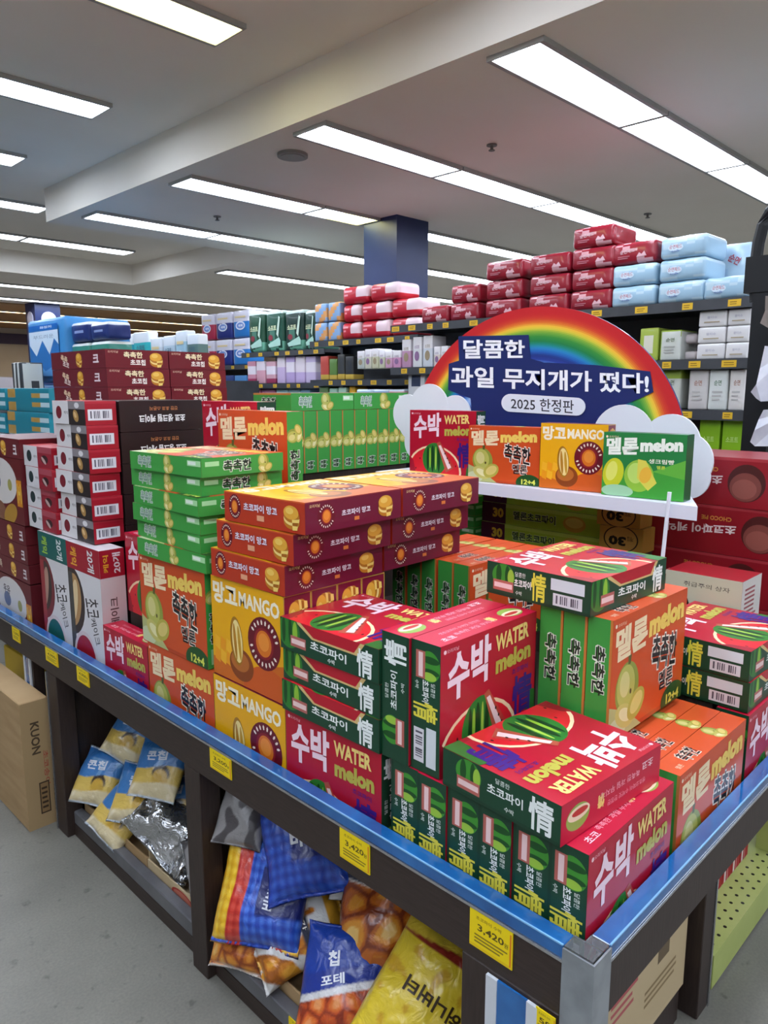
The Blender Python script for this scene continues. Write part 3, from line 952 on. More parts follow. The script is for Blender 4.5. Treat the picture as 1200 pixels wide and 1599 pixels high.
price_tag(.600, .687, .618, .686, 'yellow price tag nearest the steel table corner, under the row of watermelon boxes')
price_tag(.931, 1.017, .622, .686, 'yellow price tag under the lone upright watermelon box, above the blue snack bags')
price_tag(1.401, 1.493, .634, .686, 'yellow price tag under the yellow mango boxes', '3,200')
price_tag(2.178, 2.266, .636, .685, 'yellow price tag at the white chocolate box, third from the left end', '4,900')
price_tag(2.417, 2.519, .636, .685, 'yellow price tag at the teal banded box, second from the left end', '4,900')
price_tag(2.758, 2.833, .634, .685, 'yellow price tag at the far left end of the table edge', '5,200')
price_tag(1.15, 1.235, .05, .089, 'yellow price tag on the grey low shelf rail below the snack bags', '1,500', TX0 + .026)
price_tag(.515, .55, .545, .588, 'small yellow warning tag at the foot of the steel corner', '50', TX0 - .004)

# ------------------------------------------------------------------ CARTONS ON THE TABLE
FROM_CORNER = ['nearest', 'second', 'third', 'fourth', 'fifth', 'sixth']
Z0 = .602
# six upright watermelon boxes along the near corner
for i in range(6):
    lb = ('upright watermelon box at the very table corner, showing its red front to the right' if i == 0 else
          'upright watermelon box, %s from the table corner in the row of green spines' % FROM_CORNER[i])
    put('W', '-y', 'z', (.945 + .003 * (i % 2), .497 + .0705 * i, Z0), lb, 'watermelon boxes in the corner row')
put('W', 'z', '-y', (.936, .527, Z0 + .252), 'watermelon box lying face up across the corner row', yaw=-3.8)
put('W', '-y', 'z', (.95, .80, Z0 + .252), 'upright watermelon box on top of the corner row, red front with white title showing')
put('W', 'y', 'z', (.945, .871, Z0 + .252), 'upright watermelon box on the corner row, green spine with a white character at top')
put('W', '-x', 'z', (.945, .942, Z0), 'upright watermelon box facing the aisle under three lying ones')
for i, w in enumerate(('bottom', 'middle', 'top')):
    put('W', 'z', 'x', (.938 + .004 * (i % 2), .942 + (.001, .0, .002)[i], Z0 + .2535 + .0705 * i), '%s one of three lying watermelon boxes beside the mango stack' % w, 'three lying watermelon boxes', yaw=(.3, -.3, .4)[i])
# orange melon boxes
for i in range(6):
    if i < 3:
        lb = 'orange melon box at the right table edge, %s from the edge, lower row' % FROM_CORNER[i]
        put('M', '-y', 'z', (1.272, .497 + .0535 * i, Z0), lb, 'lower row of orange melon boxes at the right edge')
for i in range(3):
    put('M', '-y', 'z', (1.255, .634 + .0535 * i, .8695), '%s from the right of three upright melon boxes under the lying watermelon box' % ORD[i], 'three upright melon boxes')
put('W', 'z', 'y', (1.242, .668, 1.1215), 'watermelon box lying on the three upright orange melon boxes, barcode side to the aisle', yaw=-2)
for i in range(5):
    put('M', '-y', 'z', (1.46, 1.136 + .0555 * i, .854), '%s from the right of five upright orange melon boxes mid table' % ORD[i], 'five upright melon boxes', yaw=(0, .5, -.6, .4, 0)[i])
put('W', '-y', 'z', (1.625, .497, Z0), 'upright watermelon box at the right picture edge behind the orange melon row')
for i, w in enumerate(('lower', 'upper')):
    put('W', 'z', 'y', (1.632, .503, Z0 + .2525 + .0705 * i), '%s of two lying watermelon boxes at the right picture edge, barcode side to the front' % w, 'two lying watermelon boxes at the right', yaw=(0, -1)[i])
# mango boxes
for i in range(4):
    put('G', '-x', 'z', (.947 + .0785 * i, 1.247, Z0), ('lower upright mango box with its yellow front to the aisle' if i == 0 else 'lower upright mango box, %s behind the yellow front' % FROM_CORNER[i]), 'lower mango boxes')
for i in range(4):
    put('G', '-x', 'z', (.95 + .0785 * i, 1.248, Z0 + .2525), ('upper upright mango box with its yellow front to the aisle' if i == 0 else 'upper upright mango box, maroon spine %s from the yellow front' % FROM_CORNER[i]), 'upper mango boxes')
for lv, w in enumerate(('bottom', 'middle', 'top')):
    for c in range(2):
        put('GL', 'z', 'y', (.946 + .3125 * c + .004 * lv, (1.242, 1.218, 1.187)[lv] + .01 * c, Z0 + .5045 + .0712 * lv),
            'lying mango box, %s layer, %s stack with %s' % (w, ('front', 'rear')[c], ('the orange red end to the aisle', 'only its maroon side showing')[c]), 'lying mango boxes', yaw=(1.0, 1.6, 2.4)[lv] if c == 0 else 1.4)
# melon boxes left of the mango stack
put('M', '-x', 'z', (.947, 1.537, Z0), 'lower upright orange melon box facing the aisle left of the mango boxes')
put('M', '-x', 'z', (.945, 1.556, Z0 + .2525), 'upper upright orange melon box facing the aisle under six lying ones')
for i in range(6):
    put('ML', 'z', 'x', (.935 + (.0, .006, .0, -.004, .008, .0)[i], 1.547 + (-.01, .004, .006, -.006, .016, .0)[i], Z0 + .5045 + .0468 * i),
        'lying melon box with green side, %s from the bottom of six' % ORD[i], 'six lying melon boxes', yaw=(1, -1.5, .6, -1, 1.5, 2)[i])
put('M', '-x', 'z', (1.245, 1.602, 1.239), 'upright orange melon box standing behind the six lying green sided ones')
put('W', '-x', 'z', (1.302, 1.815, 1.262), 'watermelon box peeking out between the dark brown boxes and the orange melon front')
for i in range(10):
    put('M7', '-x', 'z', (1.817 + .0695 * i, 2.32, 1.213), 'green melon box spine, %s from the left in the upright row of ten' % ORD[i], 'row of ten melon boxes at the back')
for i in range(2):
    put('M7', 'z', 'y', (1.83 + .338 * i, 2.325, 1.4645), '%s of two melon boxes lying on top of the row of ten' % ('left', 'right')[i], 'two melon boxes lying on the row of ten')
# small stack seen under the left end of the sign shelf
for i in range(4):
    put('ML', 'z', 'x', (2.25, 1.735, .972 + .047 * i), 'flat melon box under the left end of the sign shelf, %s from the bottom' % ORD[i], 'small stack of melon boxes under the sign shelf')
# watermelon boxes beside the chocolate boxes
put('W', '-x', 'z', (.947, 1.876, Z0), 'lower watermelon box between the chocolate boxes and the orange melon boxes', scale=.93)
put('W', '-x', 'z', (1.034, 1.856, .862), 'upper watermelon box set back between the red barcode stack and the green sided stack')
# chocolate boxes
put('CA', '-x', 'z', (.95, 2.160, Z0), 'tall white chocolate box with a red band, right of the teal banded one')
put('CB', '-x', 'z', (.952, 2.404, Z0), 'tall white chocolate box with a teal band')
for i in range(6):
    put('CD', 'z', 'x', (.976 + (0, .002, -.003, 0, .003, 0)[i], 2.245 + (.004, 0, .006, -.002, .004, .008)[i], Z0 + .465 + .0745 * i),
        'white and black chocolate box with red barcode end, %s from the bottom of six' % ORD[i], 'stack of small black fronted chocolate boxes', yaw=(1, -1, 1.5, 0, -1, .5)[i])
for i in range(4):
    put('CW', 'z', 'x', (.962 + (0, .004, -.002, .003)[i], 2.50 + (0, .006, -.004, .01)[i], Z0 + .465 + .0725 * i),
        'small chocolate box with white and crimson front, %s from the bottom of four' % ORD[i], 'stack of crimson fronted chocolate boxes', yaw=(0, 1, -1, .5)[i])
put('CW', 'z', 'x', (1.06, 2.47, 1.3885), 'crimson fronted chocolate box set back above the stack of four')
for i in range(5):
    put('BR', 'z', 'y', (1.083, 2.243, 1.017 + .0995 * i), 'long dark brown box with upside down white lettering, %s from the bottom' % ORD[i], 'dark brown cake boxes')
# maroon cookie boxes
for lv in range(3):
    for c in range(2):
        put('MC', 'z', 'y', (1.285 + .266 * c, 2.745 + .004 * lv, 1.4865 + .0715 * lv), 'maroon cookie box in the high stack at left, %s layer, %s column' % (('lowest', 'middle', 'top')[lv], ('left', 'right')[c]), 'high stack of maroon cookie boxes')
put('CC', '-x', 'z', (.95, 2.752, Z0), 'maroon cookie box with a white oval at the far left, lower one')
for i in range(3):
    put('CF', 'z', 'x', (.95, 2.752 + .004 * i, Z0 + .2445 + .0715 * i), 'flat maroon cookie box at the far left, %s from the bottom of three' % ORD[i], 'three flat maroon cookie boxes')
put('CC', '-x', 'z', (.95, 2.754, Z0 + .461), 'maroon cookie box with a white oval at the far left, upper one')
put('CF', 'z', 'x', (.95, 2.754, Z0 + .7025), 'flat maroon cookie box on top of the upper white oval box')
# back right of the table
for i in range(5):
    put('RC', 'z', 'x', (2.30, .60 - (0, .0, .0, .045, .0)[i], Z0 + .1495 * i), 'large red pie carton with a round brown pie picture, %s from the bottom of five' % ORD[i], 'stack of large red pie cartons', yaw=(0, 0, 0, 0, -2)[i])
put('BG', 'z', 'x', (1.94, .635, .935), 'red carton with beige bottom and dark hand hole before the red pie cartons')
for i in range(3):
    put('LG', 'z', 'x', (2.27 + .004 * i, 1.215, .972 + .0765 * i), 'lime green melon pie carton under the sign shelf, %s from the bottom' % ORD[i], 'lime green cartons under the sign')
for i in range(2):
    put('TH', 'z', 'x', (2.205, 1.03 + .012 * i, 1.032 + .0795 * i), 'tan carton with an upside down 30 in a black ring, %s' % ('lower', 'upper')[i], 'thirty count cartons')

# ------------------------------------------------------------------ RAINBOW SIGN
SX = 2.215
sign = empty('rainbow_sign', (SX, 1.4, 1.24))
tag(sign, 'rainbow topped cardboard promotion sign with clouds and a white shelf', 'sign')
sign_inv = Matrix.Translation((-SX, -1.4, -1.24))
def sign_part(name, bm, mats, parent=None):
    bmesh.ops.transform(bm, matrix=sign_inv, verts=bm.verts)
    return mesh_obj(name, bm, mats, parent or sign)
YC, ZC, RA, RB = 1.474, 1.32, .565, .507
def sp(u, v, x):
    """point of the photograph's ray at depth plane x, as (y, z)"""
    d = fw + Vector((math.cos(YAW), -math.sin(YAW), 0)) * ((u - 600) / 1155.0) - (Vector((math.cos(YAW), -math.sin(YAW), 0)).cross(fw)) * ((v - 799.5) / 1155.0)
    t = x / d.x
    return d.y * t, 1.55 + d.z * t
def at(u, v, x):
    y, z = sp(u, v, x)
    return Vector((x, y, z))
def slab(bm, pts, x0, x1, mi=0):
    a = [bm.verts.new((x0, y, z)) for y, z in pts]; b = [bm.verts.new((x1, y, z)) for y, z in pts]
    n = len(pts)
    bm.faces.new(a).material_index = mi; bm.faces.new(b[::-1]).material_index = mi
    for i in range(n):
        bm.faces.new((a[i], b[i], b[(i + 1) % n], a[(i + 1) % n])).material_index = mi
    bmesh.ops.recalc_face_normals(bm, faces=bm.faces)
def arc(f, n=56, cut=-.10):
    pts = [(YC + RA * f * math.cos(PI * i / n), ZC + RB * f * math.sin(PI * i / n)) for i in range(n + 1)]
    return pts
STOPS = [(1.0, 'c2242a'), (.955, 'c4262a'), (.925, 'd0402a'), (.9, 'e07a2a'), (.878, 'eec23e'), (.862, 'd8c83e'), (.84, '7fae3c'), (.81, '3a8f3c'), (.78, '1f7f48'), (.755, '1f8a8a'), (.735, '2a86c0'), (.71, '2460b0'), (.685, '22357f'), (.66, '2a3f94'), (.635, '5f8fd0'), (.605, 'a9c4ea'), (.58, '86a9de'), (.555, '2c3f86'), (.53, '1c2a63')]
def stop_col(f):
    for (f0, c0), (f1, c1) in zip(STOPS, STOPS[1:]):
        if f1 <= f <= f0:
            t = (f0 - f) / (f0 - f1)
            return ''.join('%02x' % round(int(c0[i:i + 2], 16) * (1 - t) + int(c1[i:i + 2], 16) * t) for i in (0, 2, 4))
    return STOPS[-1][1]
fr_ = [1.0 - .01 * i for i in range(48)]
bands = [stop_col(f) for f in fr_]
bm = bmesh.new()
slab(bm, arc(1.0) + [(YC - RA, 1.245), (YC + RA, 1.245)], SX, SX + .008, 47)
for i, (f_, c) in enumerate(zip(fr_, bands)):
    pts = arc(f_) + [(YC - RA * f_, 1.247), (YC + RA * f_, 1.247)]
    vs = [bm.verts.new((SX - .0003 - .00005 * i, y, z)) for y, z in pts]
    fc = bm.faces.new(vs); fc.material_index = i; fc.normal_update()
    if fc.normal.x > 0:
        fc.normal_flip()
rb = sign_part('rainbow_panel', bm, [M(c, .35, 0, .2) for c in bands])
# navy ground behind the lettering
class SignArt(Art):
    def __init__(s):
        s.w, s.h = 9, 9; s.items = []; s.lay = 0
sa = SignArt()
O = at(860, 620, SX - .004)
def S(u, v):
    y, z = sp(u, v, SX - .004)
    return (O.y - y, z - O.z)
def SW(u0, u1, v):
    return S(u1, v)[0] - S(u0, v)[0]
def sign_poly(pts, c):
    s_ = [S(*p) for p in pts]
    sa.items.append((s_, [tuple(range(len(s_)))], c, sa.lay)); sa.lay += 1
sa2 = sa
sign_poly([(716, 525), (826, 523), (829, 560), (850, 566), (930, 570), (1016, 580), (1021, 612), (1000, 622), (955, 640), (900, 668), (740, 668), (735, 622), (700, 609), (701, 568), (717, 563)], '1c2a63')
bm = bmesh.new(); cols = []
sa.add_to(bm, cols, (SX - .0035, O.y, O.z), (0, -1, 0), (0, 0, 1), (-1, 0, 0))
sign_part('navy_ground', bm, [M(c, .4) for c in cols])
def sign_text(name, body, u0, u1, v0a, v0b, v1a, v1b, col, out=None, bold=.08, lift=.0006, label=None):
    """lettering fitted to left edge u0 (v0a..v0b) and right edge u1 (v1a..v1b)"""
    vs, fs = glyphs(body, bold)
    s_ = SignArt()
    for c, bo in (([(out, bold + .1)] if out else []) + [(col, bold)]):
        g, f2 = glyphs(body, bo)
        P = []
        for x, y, hz in g:
            k = 1.08 if c == out and out else 1.0
            kx = 1 + (.02 if k > 1 else 0)
            tx = x * kx + .5; ty = y * k + .5
            u = u0 + (u1 - u0) * tx
            vt = v0a + (v1a - v0a) * tx; vb = v0b + (v1b - v0b) * tx
            P.append(S(u, vb + (vt - vb) * ty))
        s_.items.append((P, f2, c, s_.lay)); s_.lay += 1
    bm = bmesh.new(); cols = []
    s_.add_to(bm, cols, (SX - .0038, O.y, O.z), (0, -1, 0), (0, 0, 1), (-1, 0, 0), lift=lift)
    o = sign_part(name, bm, [M(c, .4) for c in cols])
    if label:
        o['label'] = label
sign_text('lettering', '달콤한', 724, 820, 530, 560, 531, 559, 'f1f2f6', '1c2a63', .055, label='white Korean lettering, upper line')
sign_text('lettering', '과일 무지개가 떴다!', 705, 1014, 571, 604, 583, 615, 'f1f2f6', '1c2a63', .055, label='white Korean lettering, lower line')
# pill with the year
bm = bmesh.new()
pc = [S(u, v) for u, v in [(784 + 14 - 14 * math.cos(math.radians(a)), 629 - 14 * math.sin(math.radians(a))) for a in range(-90, 91, 15)] + [(901 + 14 * math.sin(math.radians(a)), 635 - 14 * math.cos(math.radians(a))) for a in range(0, 181, 15)]]
slab(bm, [(O.y - p[0], O.z + p[1]) for p in pc], SX - .0065, SX - .0045)
sign_part('badge', bm, M('dfe2ea', .4))
sign_text('badge_lettering', '2025 한정판', 799, 897, 620, 639, 625, 646, '2a2a35', None, .02, lift=.0028)
# clouds
m_cloud = noisy('pale_cloud_card', 'd9dbe2', 'e3e5ea', 2, .5)
def cloud(discs, x):
    bm = bmesh.new()
    for (y, z, r_) in discs:
        x += .0004
        cyl(bm, (x, y, z), (x + .008, y, z), r_, 40)
    sign_part('cloud_cutout', bm, m_cloud)
cloud([(1.93, 1.468, .102), (2.045, 1.452, .077), (1.80, 1.45, .077), (2.02, 1.42, .072), (1.9, 1.4, .08), (1.86, 1.33, .08), (1.99, 1.34, .07)], SX - .018)
cloud([(1.112, 1.398, .104), (.958, 1.384, .092), (.912, 1.338, .085), (.898, 1.292, .066), (1.02, 1.35, .10), (1.2, 1.36, .075), (1.1, 1.3, .06), (.98, 1.3, .06)], SX - .022)
# shelf and rods
bm = bmesh.new()
v0 = [(1.955, .768), (1.955, 1.98), (SX - .001, 1.98), (SX - .001, .90)]
a = [bm.verts.new((x, y, 1.205)) for x, y in v0]; b = [bm.verts.new((x, y, 1.243)) for x, y in v0]
bm.faces.new(a[::-1]); bm.faces.new(b)
for i in range(4):
    bm.faces.new((a[i], a[(i + 1) % 4], b[(i + 1) % 4], b[i]))
sign_part('shelf', bm, M('dcdde8', .45))
bm = bmesh.new()
p_a = at(1046, 764, 1.95); p_b = at(1029, 893, 1.93)
cyl(bm, (1.952, p_a.y, 1.275), (1.95, p_b.y + .02, TZ + .001), .0055, 10)
sign_part('rod', bm, M('e3e5ee', .4))
bm = bmesh.new(); cyl(bm, (2.15, 1.94, 1.205), (2.15, 1.94, TZ + .001), .012, 10)
sign_part('support_post', bm, m_white)
# sample boxes standing on the sign shelf
def sample(kind, u0, u1, v_top, v_bot, x, yaw, label):
    y1 = sp(u0, (v_top + v_bot) / 2, x)[0]; y0 = sp(u1, (v_top + v_bot) / 2, x)[0]
    L, H, T = KINDS[kind]['dims']
    h = sp(u0, v_top, x)[1] - 1.2445
    o = put(kind, '-x', 'z', (x, y0, 1.2445), label, 'sample boxes on the sign shelf', yaw)
    o.matrix_world = Matrix.Translation((x + .03, (y0 + y1) / 2, 1.2445 + h / 2)) @ Matrix.Rotation(math.radians(yaw), 4, 'Z') @ Matrix(((0, 1, 0, 0), (-1, 0, 0, 0), (0, 0, 1, 0), (0, 0, 0, 1))) @ Matrix.Diagonal(((y1 - y0) / L, .055 / T, h / H, 1))
sample('W', 641, 741, 640, 728, 2.02, 2, 'small watermelon sample box at the left end of the sign shelf')
sample('M', 734, 838, 664, 752, 1.985, 6, 'small orange melon sample box, second on the sign shelf')
sample('G', 845, 944, 660, 758, 2.0, 6, 'small yellow mango sample box, third on the sign shelf')
sample('MG', 942, 1068, 674, 778, 1.99, 4, 'small green melon sample box at the right end of the sign shelf')

# ------------------------------------------------------------------ SNACK BAGS UNDER THE TABLE
def bag_point(u, v, w, h, d, seed, side, wr=1.0):
    """pillow bag: u, v in -1..1 across width and height, flat crimped ends at v = +-1"""
    e = abs(v)
    lens = max(0.0, 1 - abs(u) ** 2.6) ** .6 * max(0.0, 1 - (min(e / .93, 1.0)) ** 3.0) ** .55
    pinch = 1 - .10 * lens * (1 - e) + .0 * u
    x = w / 2 * u * (pinch + .05 * e ** 6)
    z = h / 2 * v * (1 - .05 * (1 - u * u) * 0 + .04 * abs(u) ** 3)
    y = -side * d / 2 * lens
    p = Vector((x * 9 + seed * 3.1, z * 9 - seed, side * 2.0))
    p2 = Vector((x * 22 + seed * 1.7, z * 22 + seed, side * 5.0))
    k = wr * (.3 + .7 * e ** 2)
    y += noise.noise(p) * d * .22 * min(1, lens * 2 + .25) * wr + noise.noise(p2) * d * .10 * k + abs(noise.noise(p2 * 1.9)) * d * .05 * k
    x += noise.noise(p + Vector((9, 3, 1))) * .006 * wr
    z += noise.noise(p + Vector((1, 7, 5))) * .006 * wr
    if e > .93:
        y += .0012 * math.sin(u * 60)
    return Vector((x, y, z))

def film_material(name, rough, metal, bump, scale):
    m = bpy.data.materials.new(name)
    m.use_nodes = True
    nt = m.node_tree
    b = nt.nodes['Principled BSDF']
    at_ = nt.nodes.new('ShaderNodeAttribute'); at_.attribute_name = 'print'
    tc = nt.nodes.new('ShaderNodeTexCoord')
    nz = nt.nodes.new('ShaderNodeTexNoise'); nz.inputs['Scale'].default_value = scale; nz.inputs['Detail'].default_value = 3; nz.inputs['Distortion'].default_value = 1.2
    bp = nt.nodes.new('ShaderNodeBump'); bp.inputs['Strength'].default_value = bump; bp.inputs['Distance'].default_value = .012
    nt.links.new(at_.outputs['Color'], b.inputs['Base Color'])
    nt.links.new(tc.outputs['Object'], nz.inputs['Vector'])
    nt.links.new(nz.outputs['Fac'], bp.inputs['Height'])
    nt.links.new(bp.outputs[0], b.inputs['Normal'])
    b.inputs['Roughness'].default_value = rough
    b.inputs['Metallic'].default_value = metal
    b.inputs['Coat Weight'].default_value = .25 if not metal else 0
    b.inputs['Coat Roughness'].default_value = .12
    return m
m_film = film_material('printed_film', .3, 0, .45, 26)
m_foil = film_material('crumpled_foil', .16, .92, 1.0, 22)

def bag(name, w, h, d, paint, pos, n, up, label, group, texts=(), seed=1, nu=44, nv=52, wr=1.0, m=None, cat='snack bag'):
    """sealed snack bag; its print is carried by a colour attribute on a fine grid"""
    bm = bmesh.new()
    grid = {}
    lay = bm.verts.layers.float_color.new('print')
    du, dv = .5 / nu, .5 / nv
    for side in (1, -1):
        for j in range(nv + 1):
            for i in range(nu + 1):
                u = -1 + 2 * i / nu; v = -1 + 2 * j / nv
                edge = i in (0, nu) or j in (0, nv)
                if edge and side == -1:
                    grid[(-1, i, j)] = grid[(1, i, j)]
                    continue
                vt = bm.verts.new(bag_point(u, v, w, h, d, seed, side, wr))
                c = [rgb(paint(u + a_, v + b_)) for a_, b_ in ((-du, -dv), (du, -dv), (-du, dv), (du, dv))] if side == 1 else [rgb(paint(-u, v))]
                vt[lay] = tuple(sum(q[k] for q in c) / len(c) for k in range(4))
                grid[(side, i, j)] = vt
        for j in range(nv):
            for i in range(nu):
                q = [grid[(side, i, j)], grid[(side, i + 1, j)], grid[(side, i + 1, j + 1)], grid[(side, i, j + 1)]]
                f = bm.faces.new(q if side == 1 else q[::-1])
                f.smooth = True
    o = mesh_obj(name, bm, m or m_film)
    # lettering follows the front of the bag
    for (body, cu, cv, tw, th, col, rot, bold) in texts:
        vs, fs = glyphs(body, bold)
        bm = bmesh.new()
        r = math.radians(rot)
        vv = []
        for x, y, hz in vs:
            X = x * tw; Y = y * th
            uu = cu + (X * math.cos(r) - Y * math.sin(r)); vv_ = cv + (X * math.sin(r) + Y * math.cos(r)) * (w / h)
            p = bag_point(max(-.99, min(.99, uu)), max(-.99, min(.99, vv_)), w, h, d, seed, 1, wr)
            vv.append(bm.verts.new(p + Vector((0, -.0016, 0))))
        for f in fs:
            try:
                bm.faces.new([vv[k] for k in f])
            except ValueError:
                pass
        t = mesh_obj('lettering', bm, M(col, .35), o)
    n = Vector(n).normalized(); up = Vector(up); up = (up - n * up.dot(n)).normalized()
    rr = up.cross(n)
    R = Matrix((rr, -n, up)).transposed().to_4x4()
    o.matrix_world = Matrix.Translation(Vector(pos)) @ R
    return tag(o, label, cat, group)

def pt_blue_corn(u, v):
    if abs(v) > .93: return 'b9c3cf'
    k = .25 * math.sin(u * 2.4) + .1
    if v < -.55 + k * .3: return 'd9c9a0' if noise.noise(Vector((u * 3, v * 3, 1))) > -.1 else 'e3d6b8'
    if v < -.05 + k * .5:
        return 'c9a13c' if (u - .3) ** 2 + (v + .35) ** 2 < .1 else ('3a2a1c' if (u - .3) ** 2 + (v + .2) ** 2 < .12 else 'd6b65a')
    if v > .62: return '2f6aa8'
    return '3f7ab8' if noise.noise(Vector((u * 2.5, v * 2.5, 7))) > -.25 else '6f9cc9'
def pt_gingham(u, v):
    cx = int((u + 1) * 9) % 2; cy = int((v + 1) * 11) % 2
    k = cx + cy
    if abs(v) < .38 and u > -.3: return '1c2a78'
    return ('1f3a9a', '2a4db5', '3c66cc')[k]
def pt_gingham_rainbow(u, v):
    cx = int((u + 1) * 11) % 2; cy = int((v + 1) * 11) % 2; k = cx + cy
    if u < -.62: return ('d9a012', 'e6b422', 'f0c840')[k]
    if u < -.28: return ('b8201c', 'c8382c', 'd85040')[k]
    if abs(v) < .42 and u > .05: return '1b2568'
    return ('1f3fa5', '2f58c0', '4a78d8')[k]
def blobs(u, v, k, cols):
    d, _ = noise.voronoi(Vector((u * k, v * k, 1.7)))
    t = d[1] - d[0]
    return cols[0] if t < .10 else cols[1] if t < .26 else cols[2] if t < .5 else cols[3]
def pt_chips(u, v):
    if abs(v) > .93: return 'c9c3bb'
    return blobs(u, v * 1.2, 2.2, ('8a3c14', 'bf6a1e', 'dc8f30', 'eab45a'))
def pt_chips_band(u, v):
    w_ = v + .25 * u
    if .22 < w_ < .44: return '1e2238' if abs(w_ - .33) < .085 else 'd3cfc9'
    if v > .62: return 'dcdcdc' if u < .1 else '2444a0'
    return blobs(u, v * 1.1, 1.7, ('7a3010', 'b8621c', 'd8902e', 'e6bc6c'))
def pt_white_orange(u, v):
    a = noise.noise(Vector((u * 1.8, v * 1.8, 5.1)))
    if .12 < v < .32: return '1e2238'
    if v > .7: return 'c9922c'
    return 'd9d7d4' if a > .02 else blobs(u, v, 2.4, ('9a5414', 'c87a1e', 'dc9a30', 'e8b858'))
def pt_blue_orange(u, v):
    if v > .02 + .25 * u: return '1f3f9c' if v > .3 + .2 * u else '21368c'
    if v > -.1 + .25 * u: return 'd5d3d3'
    return blobs(u, v, 2.6, ('8a2c10', 'c4501e', 'd8702c', 'e4955a'))
def pt_yellow(u, v):
    if abs(v) > .94: return 'cbb24a'
    if v < -.55: return '8c2a1e' if v > -.68 + .1 * u else 'd6b83a'
    if (u + .1) ** 2 * 1.2 + (v - .62) ** 2 * 3 < .12: return 'efdc5a'
    a = noise.noise(Vector((u * 4, v * 4, 4)))
    return 'd9bd30' if a > -.3 else 'c49a20'
def pt_silver(u, v): return 'c3c5c8'
def pt_dark(u, v): return '4a4648' if noise.noise(Vector((u * 2, v * 2, 4))) > 0 else '8f8c8c'
CAMV = Vector((-.62, -.45, .62))

def nrm(dx=0, dy=0, dz=0):
    return (CAMV.x + dx, CAMV.y + dy, CAMV.z + dz)
G1 = 'blue and yellow snack bags on the low shelf'
for pos, n, up, sd, lb in (
    ((1.10, 2.33, .36), nrm(0, .05), (.35, -.1, .9), 1, 'blue and yellow snack bag at the back, topmost of the pile'),
    ((1.05, 2.04, .36), nrm(0, .1), (.3, .15, .9), 2, 'blue and yellow snack bag at right of its pile, near the middle leg'),
    ((.995, 2.37, .225), nrm(-.1, .1), (.3, .1, .9), 3, 'blue and yellow snack bag at the left front, beside the left leg'),
    ((1.12, 2.32, .20), nrm(0, 0, .3), (.3, .3, .8), 4, 'blue and yellow snack bag half buried behind the left front one'),
    ((.985, 2.20, .165), nrm(-.1, 0, .1), (.35, -.25, .8), 5, 'blue and yellow snack bag in front, lowest of the pile by the foil bag'),
    ((1.02, 2.12, .255), nrm(0, -.1, .1), (.5, .3, .7), 6, 'blue and yellow snack bag leaning in the middle of the pile'),
    ((1.08, 2.03, .235), nrm(.05, -.1, .1), (.5, .35, .7), 7, 'blue and yellow snack bag behind the foil bag, leaning right')):
    bag('snack_bag', .165, .185, .075, pt_blue_corn, pos, n, up, lb, G1, (('콘칩', -.05, .38, .9, .36, 'd8dde6', 8, .06),), sd, nu=40, nv=44)
bag('foil_bag', .17, .30, .10, pt_silver, (1.03, 1.95, .20), nrm(-.1, -.1, .45), (.15, 1, -.05), 'shiny silver foil bag lying at the front of the low shelf', None, (), 11, 60, 70, 3.0, m_foil)
bag('foil_bag', .13, .18, .08, pt_silver, (1.15, 1.84, .27), nrm(0, 0, .2), (.2, .8, .4), 'silver foil bag at the back, beside the middle leg', None, (), 12, 44, 50, 3.0, m_foil)
bag('dark_pouch', .14, .19, .08, pt_dark, (1.05, 1.76, .17), nrm(0, 0, .6), (.4, .8, .2), 'crumpled dark grey pouch behind the silver foil bag', None, (), 13, 40, 44, 2.0)
G2 = None
bag('snack_bag', .21, .27, .10, pt_gingham, (1.07, 1.34, .435), nrm(0, -.05, .0), (.75, .9, .25), 'upper blue gingham snack bag with white lettering, under the mango price tag', G2,
    (('칩', .0, .62, .34, .34, 'e6e9f2', 0, .06), ('비비칩', .25, -.02, 1.1, .42, 'e6e9f2', 0, .08)), 21, nu=54, nv=66)
bag('snack_bag', .23, .26, .09, pt_gingham_rainbow, (.985, 1.40, .305), nrm(-.1, .05, -.1), (.25, .15, .95), 'snack bag with yellow, red and blue gingham bands hanging out by the middle leg', G2,
    (('비빔칩', .40, -.05, .62, .3, 'e6e9f2', 78, .06),), 22, nu=60, nv=66)
bag('snack_bag', .17, .2, .08, pt_chips, (1.10, 1.50, .43), nrm(), (.2, .1, 1), 'clear orange snack bag behind the upper gingham bag, near the middle leg', G2, (), 23)
bag('snack_bag', .13, .17, .07, pt_dark, (1.0, 1.50, .47), nrm(), (.3, .1, 1), 'small grey pouch in the top left corner of the second opening', G2, (), 24)
bag('snack_bag', .16, .24, .08, pt_chips, (.965, 1.46, .20), nrm(-.25, .1, -.1), (.15, .1, 1), 'orange snack bag poking over the low rail beside the middle leg', G2, (), 25, wr=1.6)
bag('snack_bag', .2, .24, .1, pt_white_orange, (1.03, 1.33, .215), nrm(-.1, 0, .2), (.6, -.55, .5), 'white and orange snack bag with a black band, left of the nugget bag', G2, (('초특가', -.1, .22, .8, .1, 'e8e4da', 0, .03),), 26, nu=56, nv=64, wr=1.4)
bag('snack_bag', .25, .27, .12, pt_chips_band, (1.135, 1.09, .325), nrm(0, 0, .1), (.45, .35, .75), 'large snack bag of golden pieces with a black lettered band', G2, (('한정 특가 1+1', 0, .33, 1.4, .11, 'e8e4da', -12, .03),), 27, nu=64, nv=72, wr=1.2)
bag('snack_bag', .2, .24, .1, pt_blue_orange, (.985, 1.10, .215), nrm(-.1, 0, .1), (.3, .2, .95), 'snack bag with a blue top and orange lower half, front centre of the opening', G2, (('칩', -.25, .42, .3, .3, 'e6e9f2', 10, .06), ('포테', -.2, .1, .6, .2, 'e6e9f2', 14, .05)), 28, nu=56, nv=64)
